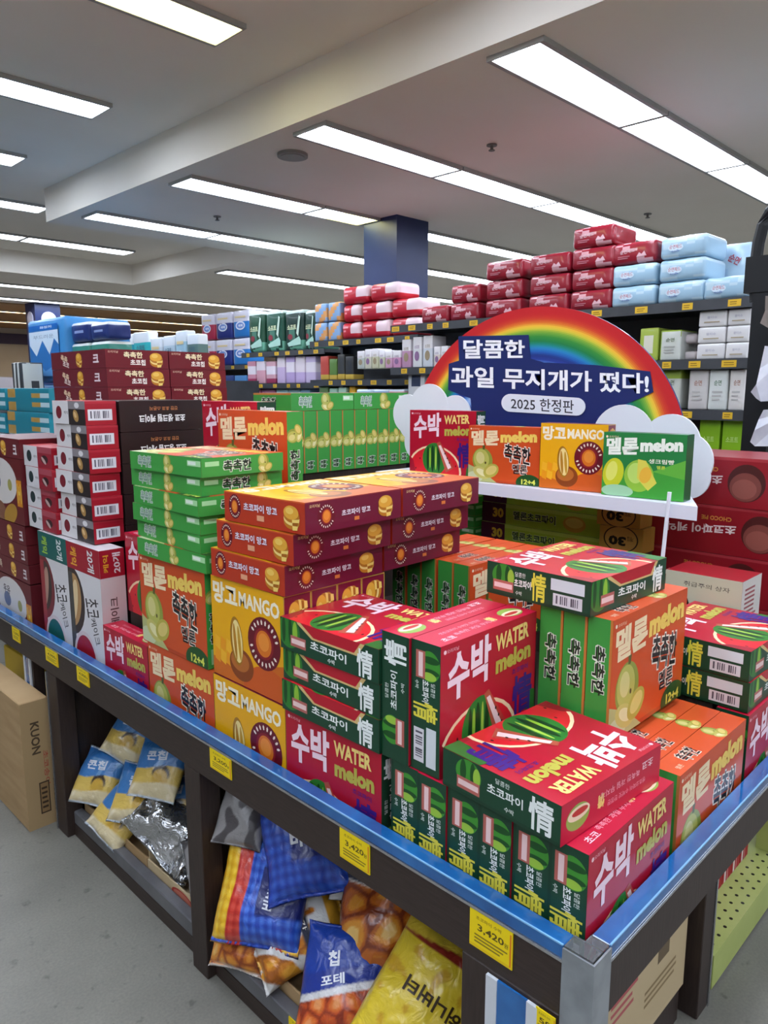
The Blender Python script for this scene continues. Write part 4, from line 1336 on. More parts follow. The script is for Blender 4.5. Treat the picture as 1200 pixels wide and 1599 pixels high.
bag('snack_bag', .25, .30, .12, pt_yellow, (1.03, .875, .29), nrm(0, -.05, .15), (-.35, .2, -.8), 'large yellow snack bag, upside down at the right end of the opening', G2, (('허니버터', 0, -.02, 1.15, .26, '3a2a16', 0, .06),), 29, nu=60, nv=70)
bag('snack_bag', .2, .24, .1, pt_chips, (1.25, 1.30, .22), nrm(), (.3, .3, .9), 'reddish orange snack bag deep behind the gingham bag', G2, (), 30)
bag('snack_bag', .2, .24, .1, pt_blue_orange, (1.22, 1.02, .42), nrm(), (.2, .4, .8), 'blue and orange snack bag at the back, over the golden piece bag', G2, (), 31)
bag('snack_bag', .2, .24, .1, pt_white_orange, (1.2, 1.22, .40), nrm(), (.4, .3, .8), 'white and orange snack bag deep under the apron', G2, (), 32)

# cardboard trays and cartons low down
def carton(name, x0, x1, y0, y1, z0, z1, m, label, cat, arts=(), bev=.003, group=None):
    o = box_obj(name, (x0, x1, y0, y1, z0, z1), m, None, bev)
    for (nm, a, org, r, u, n) in arts:
        p = bpy.data.objects.new(nm, a.mesh(nm, org, r, u, n, .6, 0))
        COL.objects.link(p); p.parent = o
    return tag(o, label, cat, group)
def flap_tray(name, x0, x1, y0, y1, z0, z1, m, label):
    bm = bmesh.new()
    bx(bm, x0, x1, y0, y1, z0, z0 + .006)
    bx(bm, x0, x0 + .005, y0, y1, z0 + .006, z1); bx(bm, x1 - .005, x1, y0, y1, z0 + .006, z1 + .05)
    bx(bm, x0 + .005, x1 - .005, y0, y0 + .005, z0 + .006, z1); bx(bm, x0 + .005, x1 - .005, y1 - .005, y1, z0 + .006, z1 + .03)
    return tag(mesh_obj(name, bm, m), label, 'cardboard tray')
flap_tray('cardboard_tray', .965, 1.5, 1.99, 2.44, .061, .115, m_kraft, 'open cardboard tray holding the blue and yellow snack bags')
t_ = flap_tray('cardboard_tray', .965, 1.5, 1.64, 1.985, .061, .115, m_kraft_pale, 'open cardboard tray with a red oval mark beside the middle leg')
a = Art(.34, .05, None); a.ell(.2, .026, .06, .02, 'a8342c').ell(.2, .026, .05, .015, 'c0705c')
p = bpy.data.objects.new('red_oval_print', a.mesh('red_oval_print', (.9648, 1.98, .063), (0, -1, 0), (0, 0, 1), (-1, 0, 0), .6, 0)); COL.objects.link(p); p.parent = t_
flap_tray('cardboard_tray', .965, 1.5, .73, 1.54, .061, .12, m_kraft, 'long cardboard tray under the pile of snack bags')
a = Art(.094, .475, 'a68b64')
a.text('KUON', .045, .34, .12, .03, '4a3a28', rot=-90, bold=.04).text('초코송이', .075, .22, .13, .018, 'a5503c', rot=-90, bold=.04)
a.rect(.045, .05, .08, .17, '3a2a1c').rect(.049, .055, .076, .165, '8a6d48').lines(.052, .065, .073, .155, 5, '3a2a1c')
carton('cardboard_carton', .822, .918, 2.582, 3.05, .0, .48, m_kraft, 'tall brown cardboard carton on the floor left of the snack bags', 'carton',
       [('printed_side', a, (.822, 2.582, 0), (1, 0, 0), (0, 0, 1), (0, -1, 0))])
a = Art(.52, .41, 'c0ab86')
a.rect(.16, .20, .25, .30, 'a8343c').text('식품', .205, .25, .07, .06, 'c9a98a', bold=.04).lines(.14, .12, .27, .18, 3, 'b0585a')
a.text('초코파이', .33, .30, .14, .04, 'a8605a', bold=.04).rect(.36, .14, .42, .2, '6a5a44').lines(.30, .06, .48, .11, 3, '8a7450')
a.text('KY', .06, .1, .07, .05, '3a3024', bold=.04)
carton('printed_carton', 1.13, 1.66, .605, .685, .105, .565, m_kraft_pale, 'pale cardboard carton with red print behind the short end of the table', 'carton',
       [('printed_side', a, (1.135, .605, .12), (1, 0, 0), (0, 0, 1), (0, -1, 0))])
bm = bmesh.new(); bx(bm, 1.12, 1.66, .615, .686, .0, .104); tpart('carton_shadow_block', bm, m_darkwood)  # added dark block: carries the carton and stands in for the shadow under it
# blue bagged goods behind the far left leg
carton('yellow_carton', .98, 1.2, 2.85, 3.2, 0, .5, M('c9a93a', .6), 'dull yellow carton far under the left end of the table', 'carton')

# lime green perforated rack beside the short end
rk = empty('perforated_rack', (2.2, .8, 0))
tag(rk, 'lime green perforated metal rack behind the right leg of the table', 'rack')
RI = Matrix.Translation((-2.2, -.8, 0))
def rk_part(name, bm, m):
    bmesh.ops.transform(bm, matrix=RI, verts=bm.verts)
    return mesh_obj(name, bm, m, rk)
bm = bmesh.new(); bx(bm, 1.80, 2.55, .585, .90, .098, .11); bx(bm, 1.80, 2.55, .585, .588, .012, .098)
for i in range(16):
    for j in range(3):
        x = 1.84 + i * .044 + (j % 2) * .022; y = .605 + j * .024
        cyl(bm, (x, y, .1095), (x, y, .1106), .005, 8, 1)
rk_part('shelf_plate', bm, [m_limerack, M('1c1f14')])
bm = bmesh.new(); bx(bm, 2.36, 2.55, .595, .67, .1107, .26); rk_part('end_bracket', bm, m_limerack)
for i in range(7):
    a = Art(.066, .28, 'a3182a'); a.rect(.012, 0, .024, .28, 'ddd3d3').rect(.034, 0, .04, .28, 'c98a8f').text('초코', .05, .15, .1, .018, 'e8dada', rot=90, bold=.04)
    carton('red_snack_carton', 1.815 + .07 * i, 1.881 + .07 * i, .675, .83, .112, .395, M('8e1626', .45), 'red and white striped carton, %s from the left on the lime rack' % ORD[i], 'snack box',
           [('striped_front', a, (1.815 + .07 * i, .675, .1125), (1, 0, 0), (0, 0, 1), (0, -1, 0))], .001, 'red cartons on the lime rack')

# ------------------------------------------------------------------ WALL OF SHELVES BEHIND THE TABLE
def gondola(x, y0, y1, tops, label, depth=.55, step=.14, ends=True):
    """shelving unit facing -x with a dark lip and yellow price tickets along every shelf"""
    g = empty('shelving_unit', (x, (y0 + y1) / 2, 0))
    tag(g, label, 'shelving unit')
    I = Matrix.Translation((-x, -(y0 + y1) / 2, 0))
    def part(nm, bm, m, par=g):
        bmesh.ops.transform(bm, matrix=I, verts=bm.verts)
        return mesh_obj(nm, bm, m, par)
    bm = bmesh.new(); bx(bm, x + depth - .02, x + depth, y0, y1, 0, max(tops) - .02); part('back_panel', bm, m_shelfmetal)
    bm = bmesh.new(); bx(bm, x + .03, x + depth, y0, y1, 0, .12); part('kick_plate', bm, m_shelfmetal)
    for yy in (y0, y1 - .03):
        bm = bmesh.new(); bx(bm, x + depth - .08, x + depth - .021, yy, yy + .03, 0, max(tops) - .03); part('upright', bm, m_shelfmetal)
    for k, z in enumerate(tops):
        bm = bmesh.new(); bx(bm, x + .012, x + depth - .021, y0, y1, z - .028, z); s = part('shelf', bm, m_shelfmetal)
        bm = bmesh.new(); bx(bm, x, x + .011, y0, y1, z - .045, z + .004); part('price_rail', bm, m_shelfmetal, s)
        rnd = random.Random(int(y0 * 100) + k)
        y = y0 + .08
        while y < y1 - .08:
            w = rnd.uniform(.045, .07)
            a = Art(w, .032, 'd9ae2c'); a.lines(w * .15, .006, w * .85, .026, 2, '8a6a14')
            t = bpy.data.objects.new('price_ticket', a.mesh('price_ticket', (x - y * 0 - x, y + w - (y0 + y1) / 2, z - .037), (0, -1, 0), (0, 0, 1), (-1, 0, 0), .5, 0))
            COL.objects.link(t); t.parent = s
            y += w + rnd.uniform(step * .6, step * 1.6)
    return g
gondola(3.70, 1.24, 3.60, (.5, .85, 1.20, 1.445, 1.69, 1.97), 'charcoal shelving unit with red and pale blue packs on top, behind the rainbow sign', .5, .12)
gondola(4.00, 3.62, 4.82, (.5, .85, 1.18, 1.38, 1.62, 1.93), 'charcoal shelving unit with red and white packs on top, left of the blue column', .42, .1)
gondola(4.36, 5.06, 6.32, (.5, .8, 1.08, 1.36, 1.60, 1.90), 'charcoal shelving unit with dark green packs on top', .5, .13)
gondola(4.62, 6.5, 7.7, (.5, .85, 1.2, 1.5, 1.80), 'charcoal shelving unit with detergent pouches, at the left end of the shelf wall', .45, .2)

SOFT = {}
def soft_mesh(key, w, d, h, base, paint=None, puff=.012, bev=.02, rough=.3):
    """plastic wrapped soft pack: front faces -x, w along y, d along x, h up; local origin at the base centre"""
    if key in SOFT:
        return SOFT[key]
    bm = bmesh.new()
    bx(bm, -d / 2, d / 2, -w / 2, w / 2, 0, h, bev=min(bev, h * .3, d * .3), seg=3)
    bmesh.ops.subdivide_edges(bm, edges=[e for e in bm.edges if e.calc_length() > min(w, h, d) * .35], cuts=4, use_grid_fill=True)
    cols = [base]
    sd = (sum(ord(c) for c in key) % 97) * .37
    for v in bm.verts:
        c = v.co
        k = (1 - (2 * c.y / w) ** 2) * (1 - (2 * c.z / h - 1) ** 2)
        n_ = noise.noise(Vector((c.x * 14, c.y * 14 + sd, c.z * 14)))
        if abs(c.x) > d * .3:
            c.x += math.copysign(puff * max(0, k), c.x) + n_ * puff * .5
        if abs(c.y) > w * .35:
            c.y += n_ * puff * .6
        if c.z > h * .7:
            c.z += n_ * puff * .4
    for f in bm.faces:
        f.smooth = True
        c = f.calc_center_median()
        if paint:
            col = paint(c.y / w * -1 + .5, c.z / h, c.x / d + .5, sd)
            if col:
                if col not in cols:
                    cols.append(col)
                f.material_index = cols.index(col)
    me = bpy.data.meshes.new(key)
    bm.to_mesh(me); bm.free()
    for c in cols:
        me.materials.append(M(c, rough, 0, .2))
    SOFT[key] = me
    return me
LOGO = {}
def logo_mesh(key, art, x, y_left, z):
    if key not in LOGO:
        LOGO[key] = art.mesh('pack_print', (x, y_left, z), (0, -1, 0), (0, 0, 1), (-1, 0, 0), .35, .1)
    return LOGO[key]
def pack(name, cat, me, loc, label, group, logo=None, yaw=0, sc=(1, 1, 1)):
    o = bpy.data.objects.new(name, me); COL.objects.link(o)
    o.location = loc; o.rotation_euler = (0, 0, math.radians(yaw)); o.scale = sc
    if logo:
        p = bpy.data.objects.new('pack_print', logo); COL.objects.link(p); p.parent = o
    return tag(o, label, cat, group)

def ydim(u0, u1, v, x):
    return sp(u0, v, x)[0], sp(u1, v, x)[0]

# dark red pad packs, measured in columns along the top shelf
PW, PH, PD = .262, .107, .24
def p_red(a, b, c, s):
    if b > .62 and .08 < a < .5 and noise.noise(Vector((a * 7, b * 9, 2))) > .0: return 'c9929a'
    if b < .4 and .55 < a < .9 and noise.noise(Vector((a * 7, b * 9, 5))) > .05: return 'cfa0a8'
    return None
me = soft_mesh('dark_red_pack', PW, PD, PH, '8e1c2c', p_red, .01)
la = Art(.2, .06, None)
la.text('순면패드', .065, .042, .085, .02, 'd8b3b9', bold=.04, rot=4).poly([(.12, .008), (.135, .03), (.15, .02), (.165, .034), (.18, .01)], 'd6aab2').lines(.01, .004, .09, .022, 2, 'b8707c')
lg_ = logo_mesh('red', la, -PD / 2 - .0095, .1, .02)
ZT = 1.972
cols_ = [(658, 702, 1), (703, 749, 2), (750, 823, 3), (825, 888, 3), (890, 957, 4)]
for ci, (u0, u1, n) in enumerate(cols_):
    ya, yb = ydim(u0, u1, 460, 3.73)
    for k in range(n):
        pack('pad_pack', 'pad pack', me, (3.73 + PD / 2 + (k % 2) * .006, (ya + yb) / 2, ZT + .1105 * k),
             'dark red pad pack on the shelf top, column %s from left, row %s from bottom' % (ORD[ci], ORD[k]), 'dark red packs on the shelf top', lg_, (k % 3 - 1) * 1.5, (1, min(1.0, (ya - yb) / PW * .985), 1))
ya, yb = ydim(957, 1027, 405, 3.73)
pack('pad_pack', 'pad pack', me, (3.73 + PD / 2, (ya + yb) / 2, ZT + .2165), 'dark red pad pack lying on top of the pale blue packs', 'dark red packs on the shelf top', lg_, -2, (1, (ya - yb) / PW, 1.02))
def p_blue(a, b, c, s):
    return 'b5ccd9' if noise.noise(Vector((a * 4, b * 5, s))) > .15 else None
PB = soft_mesh('pale_blue_pack', .28, .26, .104, '9dbdd2', p_blue, .01)
la = Art(.2, .06, None)
la.ell(.06, .03, .045, .018, 'c9d9e6').text('순면패드', .06, .034, .075, .02, 'b0606e', bold=.03).text('soft', .06, .014, .05, .01, '6a86b8', bold=.03)
lb_ = logo_mesh('pale_blue', la, -.26 / 2 - .0095, .1, .02)
for u0, u1, n, nm in ((955, 1024, 2, 'left'), (1027, 1100, 3, 'middle'), (1098, 1170, 1, 'right')):
    ya, yb = ydim(u0, u1, 460, 3.72)
    for k in range(n):
        pack('pad_pack', 'pad pack', PB, (3.72 + .13, (ya + yb) / 2, ZT + .1075 * k), 'pale blue pad pack on the shelf top, %s column, %s from the bottom' % (nm, ORD[k]), 'pale blue packs on the shelf top', lb_, 0, (1, (ya - yb) / .28 * .99, 1))
ya, yb = ydim(1105, 1156, 420, 4.0)
tall = soft_mesh('pale_blue_tall', .26, .09, .30, 'a9c2d6', p_blue, .01)
pack('pad_pack', 'pad pack', tall, (4.06, (ya + yb) / 2, ZT + .003), 'large pale blue pack standing upright behind the others at the right end', None, logo_mesh('tall', Art(.1, .1, None).text('순면', .05, .05, .06, .04, 'b0505e', bold=.05, rot=-30), -.056, .0, .17), 0)

# generic little goods for the shelves
def goods(name, cat, key, u0, u1, vt, x, z, depth, base, paint, label, group=None, art=None, bev=.008, puff=.004, rough=.4, hmax=9):
    ya, yb = ydim(u0, u1, (vt + vt) / 2, x)
    w = (ya - yb) * .965; zt = sp((u0 + u1) / 2, vt, x)[1]
    h = min(hmax, max(.03, zt - z - .002))
    me = soft_mesh('%s_%d_%d' % (key, round(w * 200), round(h * 200)), w, depth, h, base, paint, puff, bev, rough)
    lg = None
    if art:
        lg = logo_mesh('%s_%d_%d' % (key, round(w * 200), round(h * 200)), art(w * .8, h * .8), -depth / 2 - puff - .001, w * .4, h * .1)
    return pack(name, cat, me, (x + depth / 2, (ya + yb) / 2, z + .0012), label, group, lg)
def art_lines(c1, c2):
    def f(w, h):
        a = Art(w, h, None); a.text('순면', w * .5, h * .72, w * .5, h * .16, c1, bold=.02).lines(w * .15, h * .15, w * .85, h * .5, 3, c2)
        return a
    return f
def art_wipes(w, h):
    a = Art(w, h, None); a.text('물티슈', w * .5, h * .62, w * .5, h * .24, 'a9a6b4', bold=.02).rect(w * .1, h * .14, w * .9, h * .24, 'a99a7c')
    return a
def art_drop(c):
    def f(w, h):
        a = Art(w, h, None); a.ell(w * .5, h * .34, w * .34, h * .2, c).text('소프트', w * .5, h * .72, w * .7, h * .12, c, bold=.03)
        return a
    return f
# nearest unit, second shelf
for c, (u0, u1) in enumerate(((1090, 1134), (1135, 1171))):
    ya, yb = ydim(u0, u1, 520, 3.73); w = (ya - yb) * .98
    for k in range(3):
        me = soft_mesh('wipes_%d' % c, w, .2, .076, 'd9d6d6', None, .003, .008)
        pack('wipes_pack', 'wet wipes', me, (3.83, (ya + yb) / 2, 1.692 + .078 * k), 'white wet wipes pack under the pale blue packs, %s column, %s from the bottom' % (('left', 'right')[c], ORD[k]), 'white wipes at the right end of the shelf',
             logo_mesh('wipes_%d' % c, art_wipes(w * .7, .05), -.1045, w * .35, .012))
for k in range(2):
    goods('wipes_pack', 'wet wipes', 'pinkwipes', 1068, 1089, 548 - 27 * k, 3.80, 1.692 + .085 * k, .18, 'd4c9c9', None, 'small pinkish wipes pack left of the white wipes, %s' % ('lower', 'upper')[k], None, None, .02, .006)
for k, (z, vt) in enumerate(((1.692, 515), (1.447, 577))):
    goods('carton_pack', 'pad pack', 'greenwhite', 1032, 1066, vt, 3.69 + .05, z, .2, 'c9ccc4', lambda a, b, c, s: '93ab3e' if (b > .86 or a < .1) else None, 'white pack with a lime green band right of the rainbow, %s shelf' % ('second', 'third')[k], None, art_lines('6a7a5a', 'a9a9a4'))
    goods('carton_pack', 'pad pack', 'limepack', 1000, 1030, vt - 3, 3.69 + .05, z, .2, 'a3b54a', lambda a, b, c, s: 'd5d3c0' if .3 < a < .8 and .2 < b < .8 else None, 'lime green pack partly behind the rainbow edge, %s shelf' % ('second', 'third')[k])
for i, (u0, u1, vt) in enumerate(((556, 566, 550), (568, 578, 549), (579, 589, 547), (590, 600, 548), (601, 612, 545), (613, 624, 544))):
    pass
seq = [(700, 689, 'd6d0cc', 'cream'), (688, 678, 'd8c9c2', 'peach'), (676, 661, 'c9cdd6', 'white and blue'), (659, 645, 'd5d5d8', 'white'), (642, 628, 'b58aa8', 'pink lilac'), (626, 614, 'c890b4', 'pink'), (613, 602, 'c99ab9', 'rose'), (601, 592, 'c3c4a9', 'pale green'), (591, 581, 'c5c3a6', 'pale olive'), (580, 570, 'c9c6b4', 'ivory'), (569, 558, 'b9c0bc', 'grey green')]
HT = [540, 541, 524, 526, 530, 547, 548, 546, 544, 545, 548]
for i, ((u1, u0, col, nm), vt) in enumerate(zip(seq, HT)):
    un = 3.74
    goods('boxed_pack', 'boxed pack', 'sq_' + col, u0, u1, vt, un, 1.692, .14, col, (lambda a, b, c, s: 'e0dce0' if b > .66 else None), '%s boxed pack on the second shelf left of the rainbow' % nm, None, art_drop('8a6a90' if i % 2 else '9a8a70'), .004, .002)
# third shelf of the nearest unit
for k, (u0, u1, vt, col, nm) in enumerate(((1078, 1109, 568, 'c9c4c2', 'greyish white, flat topped'), (1110, 1140, 562, 'd6d9d6', 'white with green print'), (1142, 1168, 562, 'dad5d2', 'white with orange print'))):
    goods('pad_box', 'pad box', 'pb%d' % k, u0, u1, vt, 3.73, 1.447, .18, col, None, 'tall pad box, %s, above the lime boxes at the right' % nm, None, art_lines('5a7a5a' if k == 1 else 'a5705a', 'b5b2b0'), hmax=.195)
for i, (u0, u1, col, nm) in enumerate(((556, 581, '8fb0cf', 'light blue'), (582, 604, '7fa2cc', 'sky blue'), (606, 632, 'd09aa6', 'pink'))):
    for k in range(2):
        goods('folded_pack', 'pad pack', 'fold_' + col, u0, u1, 607 - 11 * k, 3.75, 1.447 + .052 * k, .2, col, lambda a, b, c, s: 'c5d2dd' if b > .75 else None, '%s soft pack lying on the third shelf left of the cloud, %s' % (nm, ('lower', 'upper')[k]), None, None, .016, .006, hmax=.048)
goods('tissue_box', 'boxed pack', 'navywhite', 637, 664, 584, 3.74, 1.447, .14, 'c4c6cb', lambda a, b, c, s: '2a3450' if .3 < a < .7 and .5 < b < .9 else None, 'white box with a dark blue mark just left of the rainbow edge')
# lime boxes
for i, (u0, u1) in enumerate(((1094, 1127), (1130, 1166))):
    goods('lime_box', 'pad box', 'limebox', u0, u1, 652, 3.74, 1.202, .18, '7fae1c', None, 'bright lime green box on the fourth shelf, %s one' % ('left', 'right')[i], 'lime boxes on the fourth shelf', lambda w, h: Art(w, h, None).text('소프트', w * .45, h * .5, w * .7, h * .14, 'b9d67a', bold=.04), .002, .001)
# second unit: red and white packs
def p_rw(a, b, c, s):
    if a > .62 and b > .35: return 'd9bfc4'
    if a < .45 and b > .4 and noise.noise(Vector((a * 6, b * 6, 3))) > .1: return 'd98a92'
    return None
for k, rows in enumerate((((533, 562), (563, 609), (610, 655)), ((535, 562), (563, 609), (610, 657)), ((534, 575), (577, 624)))):
    for j, (u0, u1) in enumerate(rows):
        goods('pad_pack', 'pad pack', 'redwhite', u0, u1, (493, 465, 441)[k], 4.03, 1.932 + .135 * k, .24, 'b41c2c', p_rw, 'red and white pack left of the blue column, %s row, %s from the left' % (('bottom', 'middle', 'top')[k], ORD[j]), 'red and white packs', None, .03, .012, hmax=.128)
for k in range(2):
    for j, (u0, u1) in enumerate(((491, 510), (512, 531))):
        goods('pad_pack', 'pad pack', 'blueorange', u0, u1, (492, 460)[k], 4.02, 1.932 + .15 * k, .2, '7f9fc4', lambda a, b, c, s: 'd0955a' if (a - b + s) % 1 > .62 else None, 'pale blue and orange pack left of the red and white ones, %s row, %s' % (('bottom', 'top')[k], ('left', 'right')[j]), 'blue and orange packs', None, .012, .006, hmax=.145)
for i, (u0, u1, vt, col, nm) in enumerate(((500, 513, 556, 'b5483c', 'red and yellow'), (514, 526, 560, '5a7a3c', 'green'), (527, 538, 553, '3a3a38', 'dark grey'), (539, 552, 556, '2f2f30', 'black'))):
    goods('bottle_pack', 'pack', 'btl' + col, u0, u1, vt, 4.03, 1.622, .12, col, lambda a, b, c, s: 'c9a94a' if b < .25 else None, '%s pack on the second shelf of the red and white unit' % nm)
for i, (u0, u1, vt, col, nm) in enumerate(((498, 512, 600, '5f7a4a', 'olive green'), (514, 527, 606, '9fc4b0', 'mint'), (528, 541, 604, 'a9c9b4', 'pale mint'), (545, 555, 582, 'd9a51c', 'amber yellow'))):
    goods('folded_pack', 'pack', 'fold2' + col, u0, u1, vt, 4.03, 1.382, .14, col, None, '%s pack on the third shelf, between the mint packs and the blue pads' % nm, None, None, .01, .005, hmax=.19)
def art_dg(w, h):
    a = Art(w, h, None)
    a.poly([(w * .1, h * .1), (w * .9, h * .3), (w, h * .2), (w, h * .05), (w * .2, 0)], 'a9cfc0').poly([(w * .85, h * .3), (w, h * .9), (w * .9, h * .95), (w * .72, h * .4)], 'c4d9c9')
    a.text('소프트', w * .42, h * .6, w * .6, h * .14, 'd9dfb4', bold=.06).ell(w * .3, h * .3, w * .16, h * .09, '8a3a44')
    return a
def art_pouch(w, h):
    a = Art(w, h, None)
    a.ell(w * .5, h * .42, w * .36, h * .2, 'dfe3f0').ell(w * .5, h * .42, w * .28, h * .14, '6f8fd0').text('세제', w * .5, h * .42, w * .34, h * .12, 'f0f2f8', bold=.06)
    a.rect(w * .1, h * .78, w * .9, h * .86, 'e5cf9a')
    return a
# third unit: dark green packs etc.
def p_green(a, b, c, s):
    if b > .86: return 'b9c9c4'
    if b < .2 and a > .2: return '6fae94' if noise.noise(Vector((a * 5, b * 5, s))) > -.1 else None
    if .3 < b < .55 and .3 < a < .6: return '4a7a68'
    return None
for i, (u0, u1, vt, nm) in enumerate(((387, 412, 487, 'with a maroon corner, leftmost'), (414, 442, 485, 'with mint stripe, second'), (444, 474, 484, 'large, third'), (475, 493, 484, 'narrow, rightmost'))):
    goods('tissue_pack', 'tissue pack', 'dgreen%d' % i, u0, u1, vt, 4.40, 1.902, .3, ('1f4a34', '1f4f3e', '16332c', '173a2f')[i], p_green, 'dark green tissue pack on the shelf top, %s' % nm, None, art_dg, .03, .012)
for i, (u0, u1, col, nm) in enumerate(((386, 399, 'c98a9c', 'first pink'), (400, 414, 'cf9aa8', 'second pink'), (415, 430, 'd0a0ac', 'third pink'), (432, 445, 'c4aed0', 'first lilac'), (446, 460, 'b9a2cf', 'second lilac'), (461, 476, 'bfa9d2', 'third lilac'), (477, 493, 'c5b3d3', 'fourth lilac'))):
    goods('upright_pack', 'pad pack', 'up' + col, u0, u1, 564 if i < 3 else 556, 4.40, 1.602, .16, col, (lambda a, b, c, s: 'e0d3da' if b > .5 else None) if i % 2 else (lambda a, b, c, s: '9a3a5a' if b < .3 and i < 3 else ('e2d8e0' if .45 < b < .8 else None)), '%s upright pack below the dark green packs, from the left' % nm)
for k in range(2):
    for i, (u0, u1, col, nm) in enumerate(((387, 407, 'c46f93', 'magenta pink'), (409, 429, 'c47a9a', 'rose pink'), (431, 449, 'a9c9cc', 'pale mint'), (450, 468, '9fc4c9', 'aqua'), (469, 484, '8fb4cc', 'light blue'))):
        z = 1.362 if k else 1.082
        goods('upright_pack', 'pad pack', 'lo' + col, u0, u1, 602 if k else 640, 4.40, 1.362 if k else 1.082, .16, col, lambda a, b, c, s: 'dcdde2' if .35 < b < .7 else None, '%s pack on the %s shelf of the unit with dark green packs' % (nm, ('fourth', 'third')[k]), hmax=.19)
# fourth unit: detergent pouches
for k in range(2):
    for i, (u0, u1, col, nm) in enumerate(((313, 334, 'b02a4a', 'crimson'), (336, 361, '1f2f7a', 'navy'), (363, 389, '2a7ac4', 'bright blue'))):
        goods('detergent_pouch', 'detergent pouch', 'dp' + col, u0, u1, 526 if k == 0 else 479, 4.66, 1.802 if k == 0 else 2.09, .2, col, lambda a, b, c, s: ('d3cfdb' if b > .55 else ('d9c9b0' if a < .1 else None)), '%s detergent pouch with a pale top, %s row' % (nm, ('lower', 'upper')[k]), None, art_pouch, .02, .01, hmax=.28)
for i, (u0, u1, col, nm) in enumerate(((366, 386, '4f8ac4', 'sky blue'), (350, 365, '28407a', 'navy'))):
    goods('detergent_box', 'detergent box', 'db' + col, u0, u1, 586, 4.66, 1.502, .2, col, None, '%s box on the shelf under the detergent pouches' % nm)
for i, (u0, u1) in enumerate(((357, 376), (377, 396))):
    goods('orange_tub', 'tub', 'otub', u0, u1, 617, 4.66, 1.202, .16, 'c98a4f', None, 'orange tub low on the left end of the shelf wall, %s' % ('left', 'right')[i], hmax=.25)

# ------------------------------------------------------------------ SECOND TABLE FAR LEFT with bulk packs
t2 = empty('bulk_table', (2.2, 5.4, 0))
tag(t2, 'far dark display table carrying the blue tissue bales, mostly hidden behind the boxes', 'table')
bm = bmesh.new(); bx(bm, -.75, 1.0, -1.4, 1.4, 1.05, 1.11); mesh_obj('tabletop', bm, m_darkwood, t2)
bm = bmesh.new(); bx(bm, -.7, .95, -1.35, 1.35, 0, 1.05); mesh_obj('base', bm, m_darkwood, t2)
def p_cookie(a, b, c, s):
    if int(a * 4) % 2 == 0 and (a * 4 % 1 - .5) ** 2 + ((b * 2) % 1 - .5) ** 2 < .1: return 'b9924a'
    if int(a * 4) % 2 == 1 and (a * 4 % 1 - .5) ** 2 + ((b * 2) % 1 - .5) ** 2 < .07: return 'b9d3dc'
    return None
for i, (u0, u1) in enumerate(((-60, 8), (10, 77))):
    for k in range(2):
        goods('turquoise_cookie_carton', 'snack box', 'tq', u0, u1, 643 if k == 0 else 606, 1.62, 1.28 if k == 0 else 1.42, .3, '1f8296', p_cookie, 'turquoise cookie carton at the left picture edge, %s layer, %s' % (('lower', 'upper')[k], ('left', 'right')[i]), 'turquoise cookie cartons', None, .003, .001)
bm = bmesh.new(); bx(bm, 1.6, 1.95, 3.95, 5.1, 1.112, 1.275)
tag(mesh_obj('white_tray', bm, M('cfd0d2')), 'white ledge under the turquoise cookie cartons', 'tray')
def art_bale(w, h):
    a = Art(w, h, '2f74b8')
    a.rect(0, h * .9, w, h, '1f6cc0').text('화장지', w * .6, h * .95, w * .4, h * .05, 'd5e2f2', bold=.04)
    a.poly([(0, h * .88), (w, h * .88), (w, h * .6), (w * .86, h * .72), (w * .68, h * .42), (w * .46, h * .7), (w * .22, h * .4), (0, h * .62)], 'cfdfee')
    a.text('부드러운', w * .5, h * .77, w * .7, h * .08, '8fa3b8', bold=.03)
    a.poly([(0, 0), (0, h * .16), (w * .3, h * .26), (w * .5, h * .1), (w * .8, h * .2), (w, h * .08), (w, 0)], '5f9fd8')
    return a
for k in range(2):
    goods('tissue_bale', 'tissue bale', 'bale', 40, 99, 600 if k == 0 else 497, 2.2, 1.112 if k == 0 else 1.595, .5, '3f88c4', None, 'large light blue toilet tissue bale with white peaks, %s of two' % ('lower', 'upper')[k], None, art_bale, .03, .012)
for i, (u0, u1) in enumerate(((110, 138), (140, 169))):
    goods('navy_pack', 'tissue pack', 'navyp', u0, u1, 503, 2.25, 1.872, .16, '22326f', lambda a, b, c, s: 'c9ccd9' if b > .85 else ('8a9ac9' if .4 < b < .55 and .3 < a < .7 else None), 'navy tissue pack above the maroon boxes, %s' % ('left', 'right')[i], None, None, .02, .01)
    goods('teal_pack', 'tissue pack', 'tealp', u0, u1, 524, 2.25, 1.112, .17, '2f7f70', lambda a, b, c, s: 'd5dad8' if b > .95 or b < .8 else None, 'teal and white tissue pack under the navy ones, %s' % ('left', 'right')[i], None, None, .02, .008, hmax=.75)
# packs on a far shelf between the table and the shelf wall
bm = bmesh.new(); bx(bm, 3.3, 3.9, 5.4, 7.9, 0, 1.62); tag(mesh_obj('far_plinth', bm, m_shelfmetal), 'far charcoal plinth under the turquoise and white packs', 'plinth')
for i, (u0, u1, vt, col, nm) in enumerate(((172, 186, 524, '4a4f56', 'grey'), (187, 206, 522, '2fa0ac', 'turquoise'), (207, 232, 518, '37b0b4', 'bright turquoise'), (234, 252, 527, 'c4ccd2', 'white'), (254, 272, 524, 'b4c6cf', 'pale blue'), (273, 290, 516, '9fc0cc', 'aqua and white'), (291, 309, 521, '5f7a74', 'grey green'))):
    goods('far_pack', 'pack', 'far' + col, u0, u1, vt, 3.35, 1.622, .1, col, lambda a, b, c, s: 'd3d8dc' if b < .35 or b > .8 else None, '%s pack on the far plinth above the maroon boxes' % nm, None, art_pouch if i % 2 else art_drop('4a6a7a'), .015, .006)
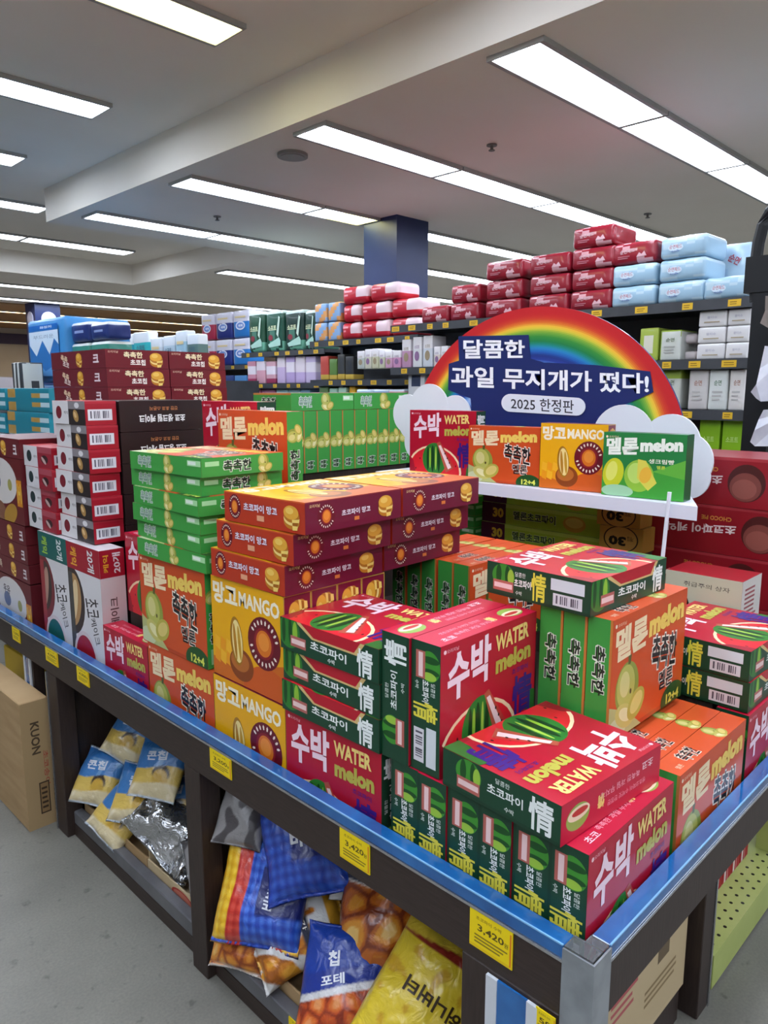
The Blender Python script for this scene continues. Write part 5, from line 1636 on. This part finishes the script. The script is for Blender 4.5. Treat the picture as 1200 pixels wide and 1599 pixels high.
# white wall display at the far left
bm = bmesh.new(); bx(bm, 3.4, 5.4, 13.5, 13.9, 0, 1.75); tag(mesh_obj('far_counter', bm, M('cfc6c9')), 'pale counter at the far end of the hall, left edge of the picture', 'counter')
for i, (u0, u1, vt, col, nm) in enumerate(((17, 33, 566, '3a3c40', 'dark'),)):
    goods('small_bin', 'box', 'bin' + col, u0, u1, vt, (1.98, 1.78)[i], 1.112, .15, col, lambda a, b, c, s: 'c9c9c4' if int(a * 5) % 2 else None, '%s box left of the blue tissue bales' % nm)

# black clothes rack at the right edge
rk2 = empty('clothes_rack', (3.0, 1.0, 0))
tag(rk2, 'black curved clothes rack at the right picture edge', 'clothes rack')
RI2 = Matrix.Translation((-3.0, -1.0, 0))
def rp(name, bm, m):
    bmesh.ops.transform(bm, matrix=RI2, verts=bm.verts); return mesh_obj(name, bm, m, rk2)
bm = bmesh.new()
pts = [at(u, v, 3.0) for u, v in ((1181, 470), (1180, 440), (1181, 410), (1185, 380), (1192, 352), (1203, 331), (1220, 318), (1245, 312))]
tube(bm, pts, .022, 10); rp('curved_arm', bm, m_black)
bm = bmesh.new(); y_a = at(1168, 430, 3.0).y; bx(bm, 2.97, 3.03, .70, y_a, at(1180, 458, 3.0).z, at(1180, 402, 3.0).z); rp('cross_block', bm, m_black)
bm = bmesh.new(); y_a = at(1172, 560, 3.0).y; bx(bm, 2.975, 3.03, y_a - .09, y_a, 0, at(1180, 455, 3.0).z); rp('post', bm, m_black)
bm = bmesh.new(); bx(bm, 2.8, 3.25, .55, 1.05, 0, .03); rp('base', bm, m_black)
def garment(name, pts, x, th, m, label):
    bm = bmesh.new()
    P = [(at(u, v, x).y, at(u, v, x).z) for u, v in pts]
    a = [bm.verts.new((x + .01 * math.sin(i * 2.1), y, z)) for i, (y, z) in enumerate(P)]
    b = [bm.verts.new((x + th + .01 * math.cos(i * 1.7), y, z)) for i, (y, z) in enumerate(P)]
    n = len(P)
    bm.faces.new(a); bm.faces.new(b[::-1])
    for i in range(n):
        bm.faces.new((a[i], b[i], b[(i + 1) % n], a[(i + 1) % n]))
    bmesh.ops.recalc_face_normals(bm, faces=bm.faces)
    return tag(mesh_obj(name, bm, m), label, 'garment')
m_cloth = noisy('white_cloth', 'c9cbd6', 'e0e1e8', 12, .8, .3)
garment('white_garment', [(1195, 540), (1186, 575), (1183, 600), (1173, 612), (1180, 622), (1190, 627), (1230, 622), (1240, 545)], 2.86, .06, m_cloth, 'white cloth garment hanging on the black rack, upper one')
garment('white_garment', [(1193, 640), (1184, 655), (1180, 672), (1172, 690), (1178, 697), (1230, 697), (1240, 640)], 2.86, .06, m_cloth, 'white cloth garment hanging on the black rack, lower one')
garment('brown_garment', [(1196, 462), (1194, 485), (1189, 505), (1200, 512), (1240, 512), (1240, 462)], 2.86, .06, noisy('brown_cloth', '7d726b', '8d827a', 10, .8), 'taupe garment hanging just under the black block of the rack')
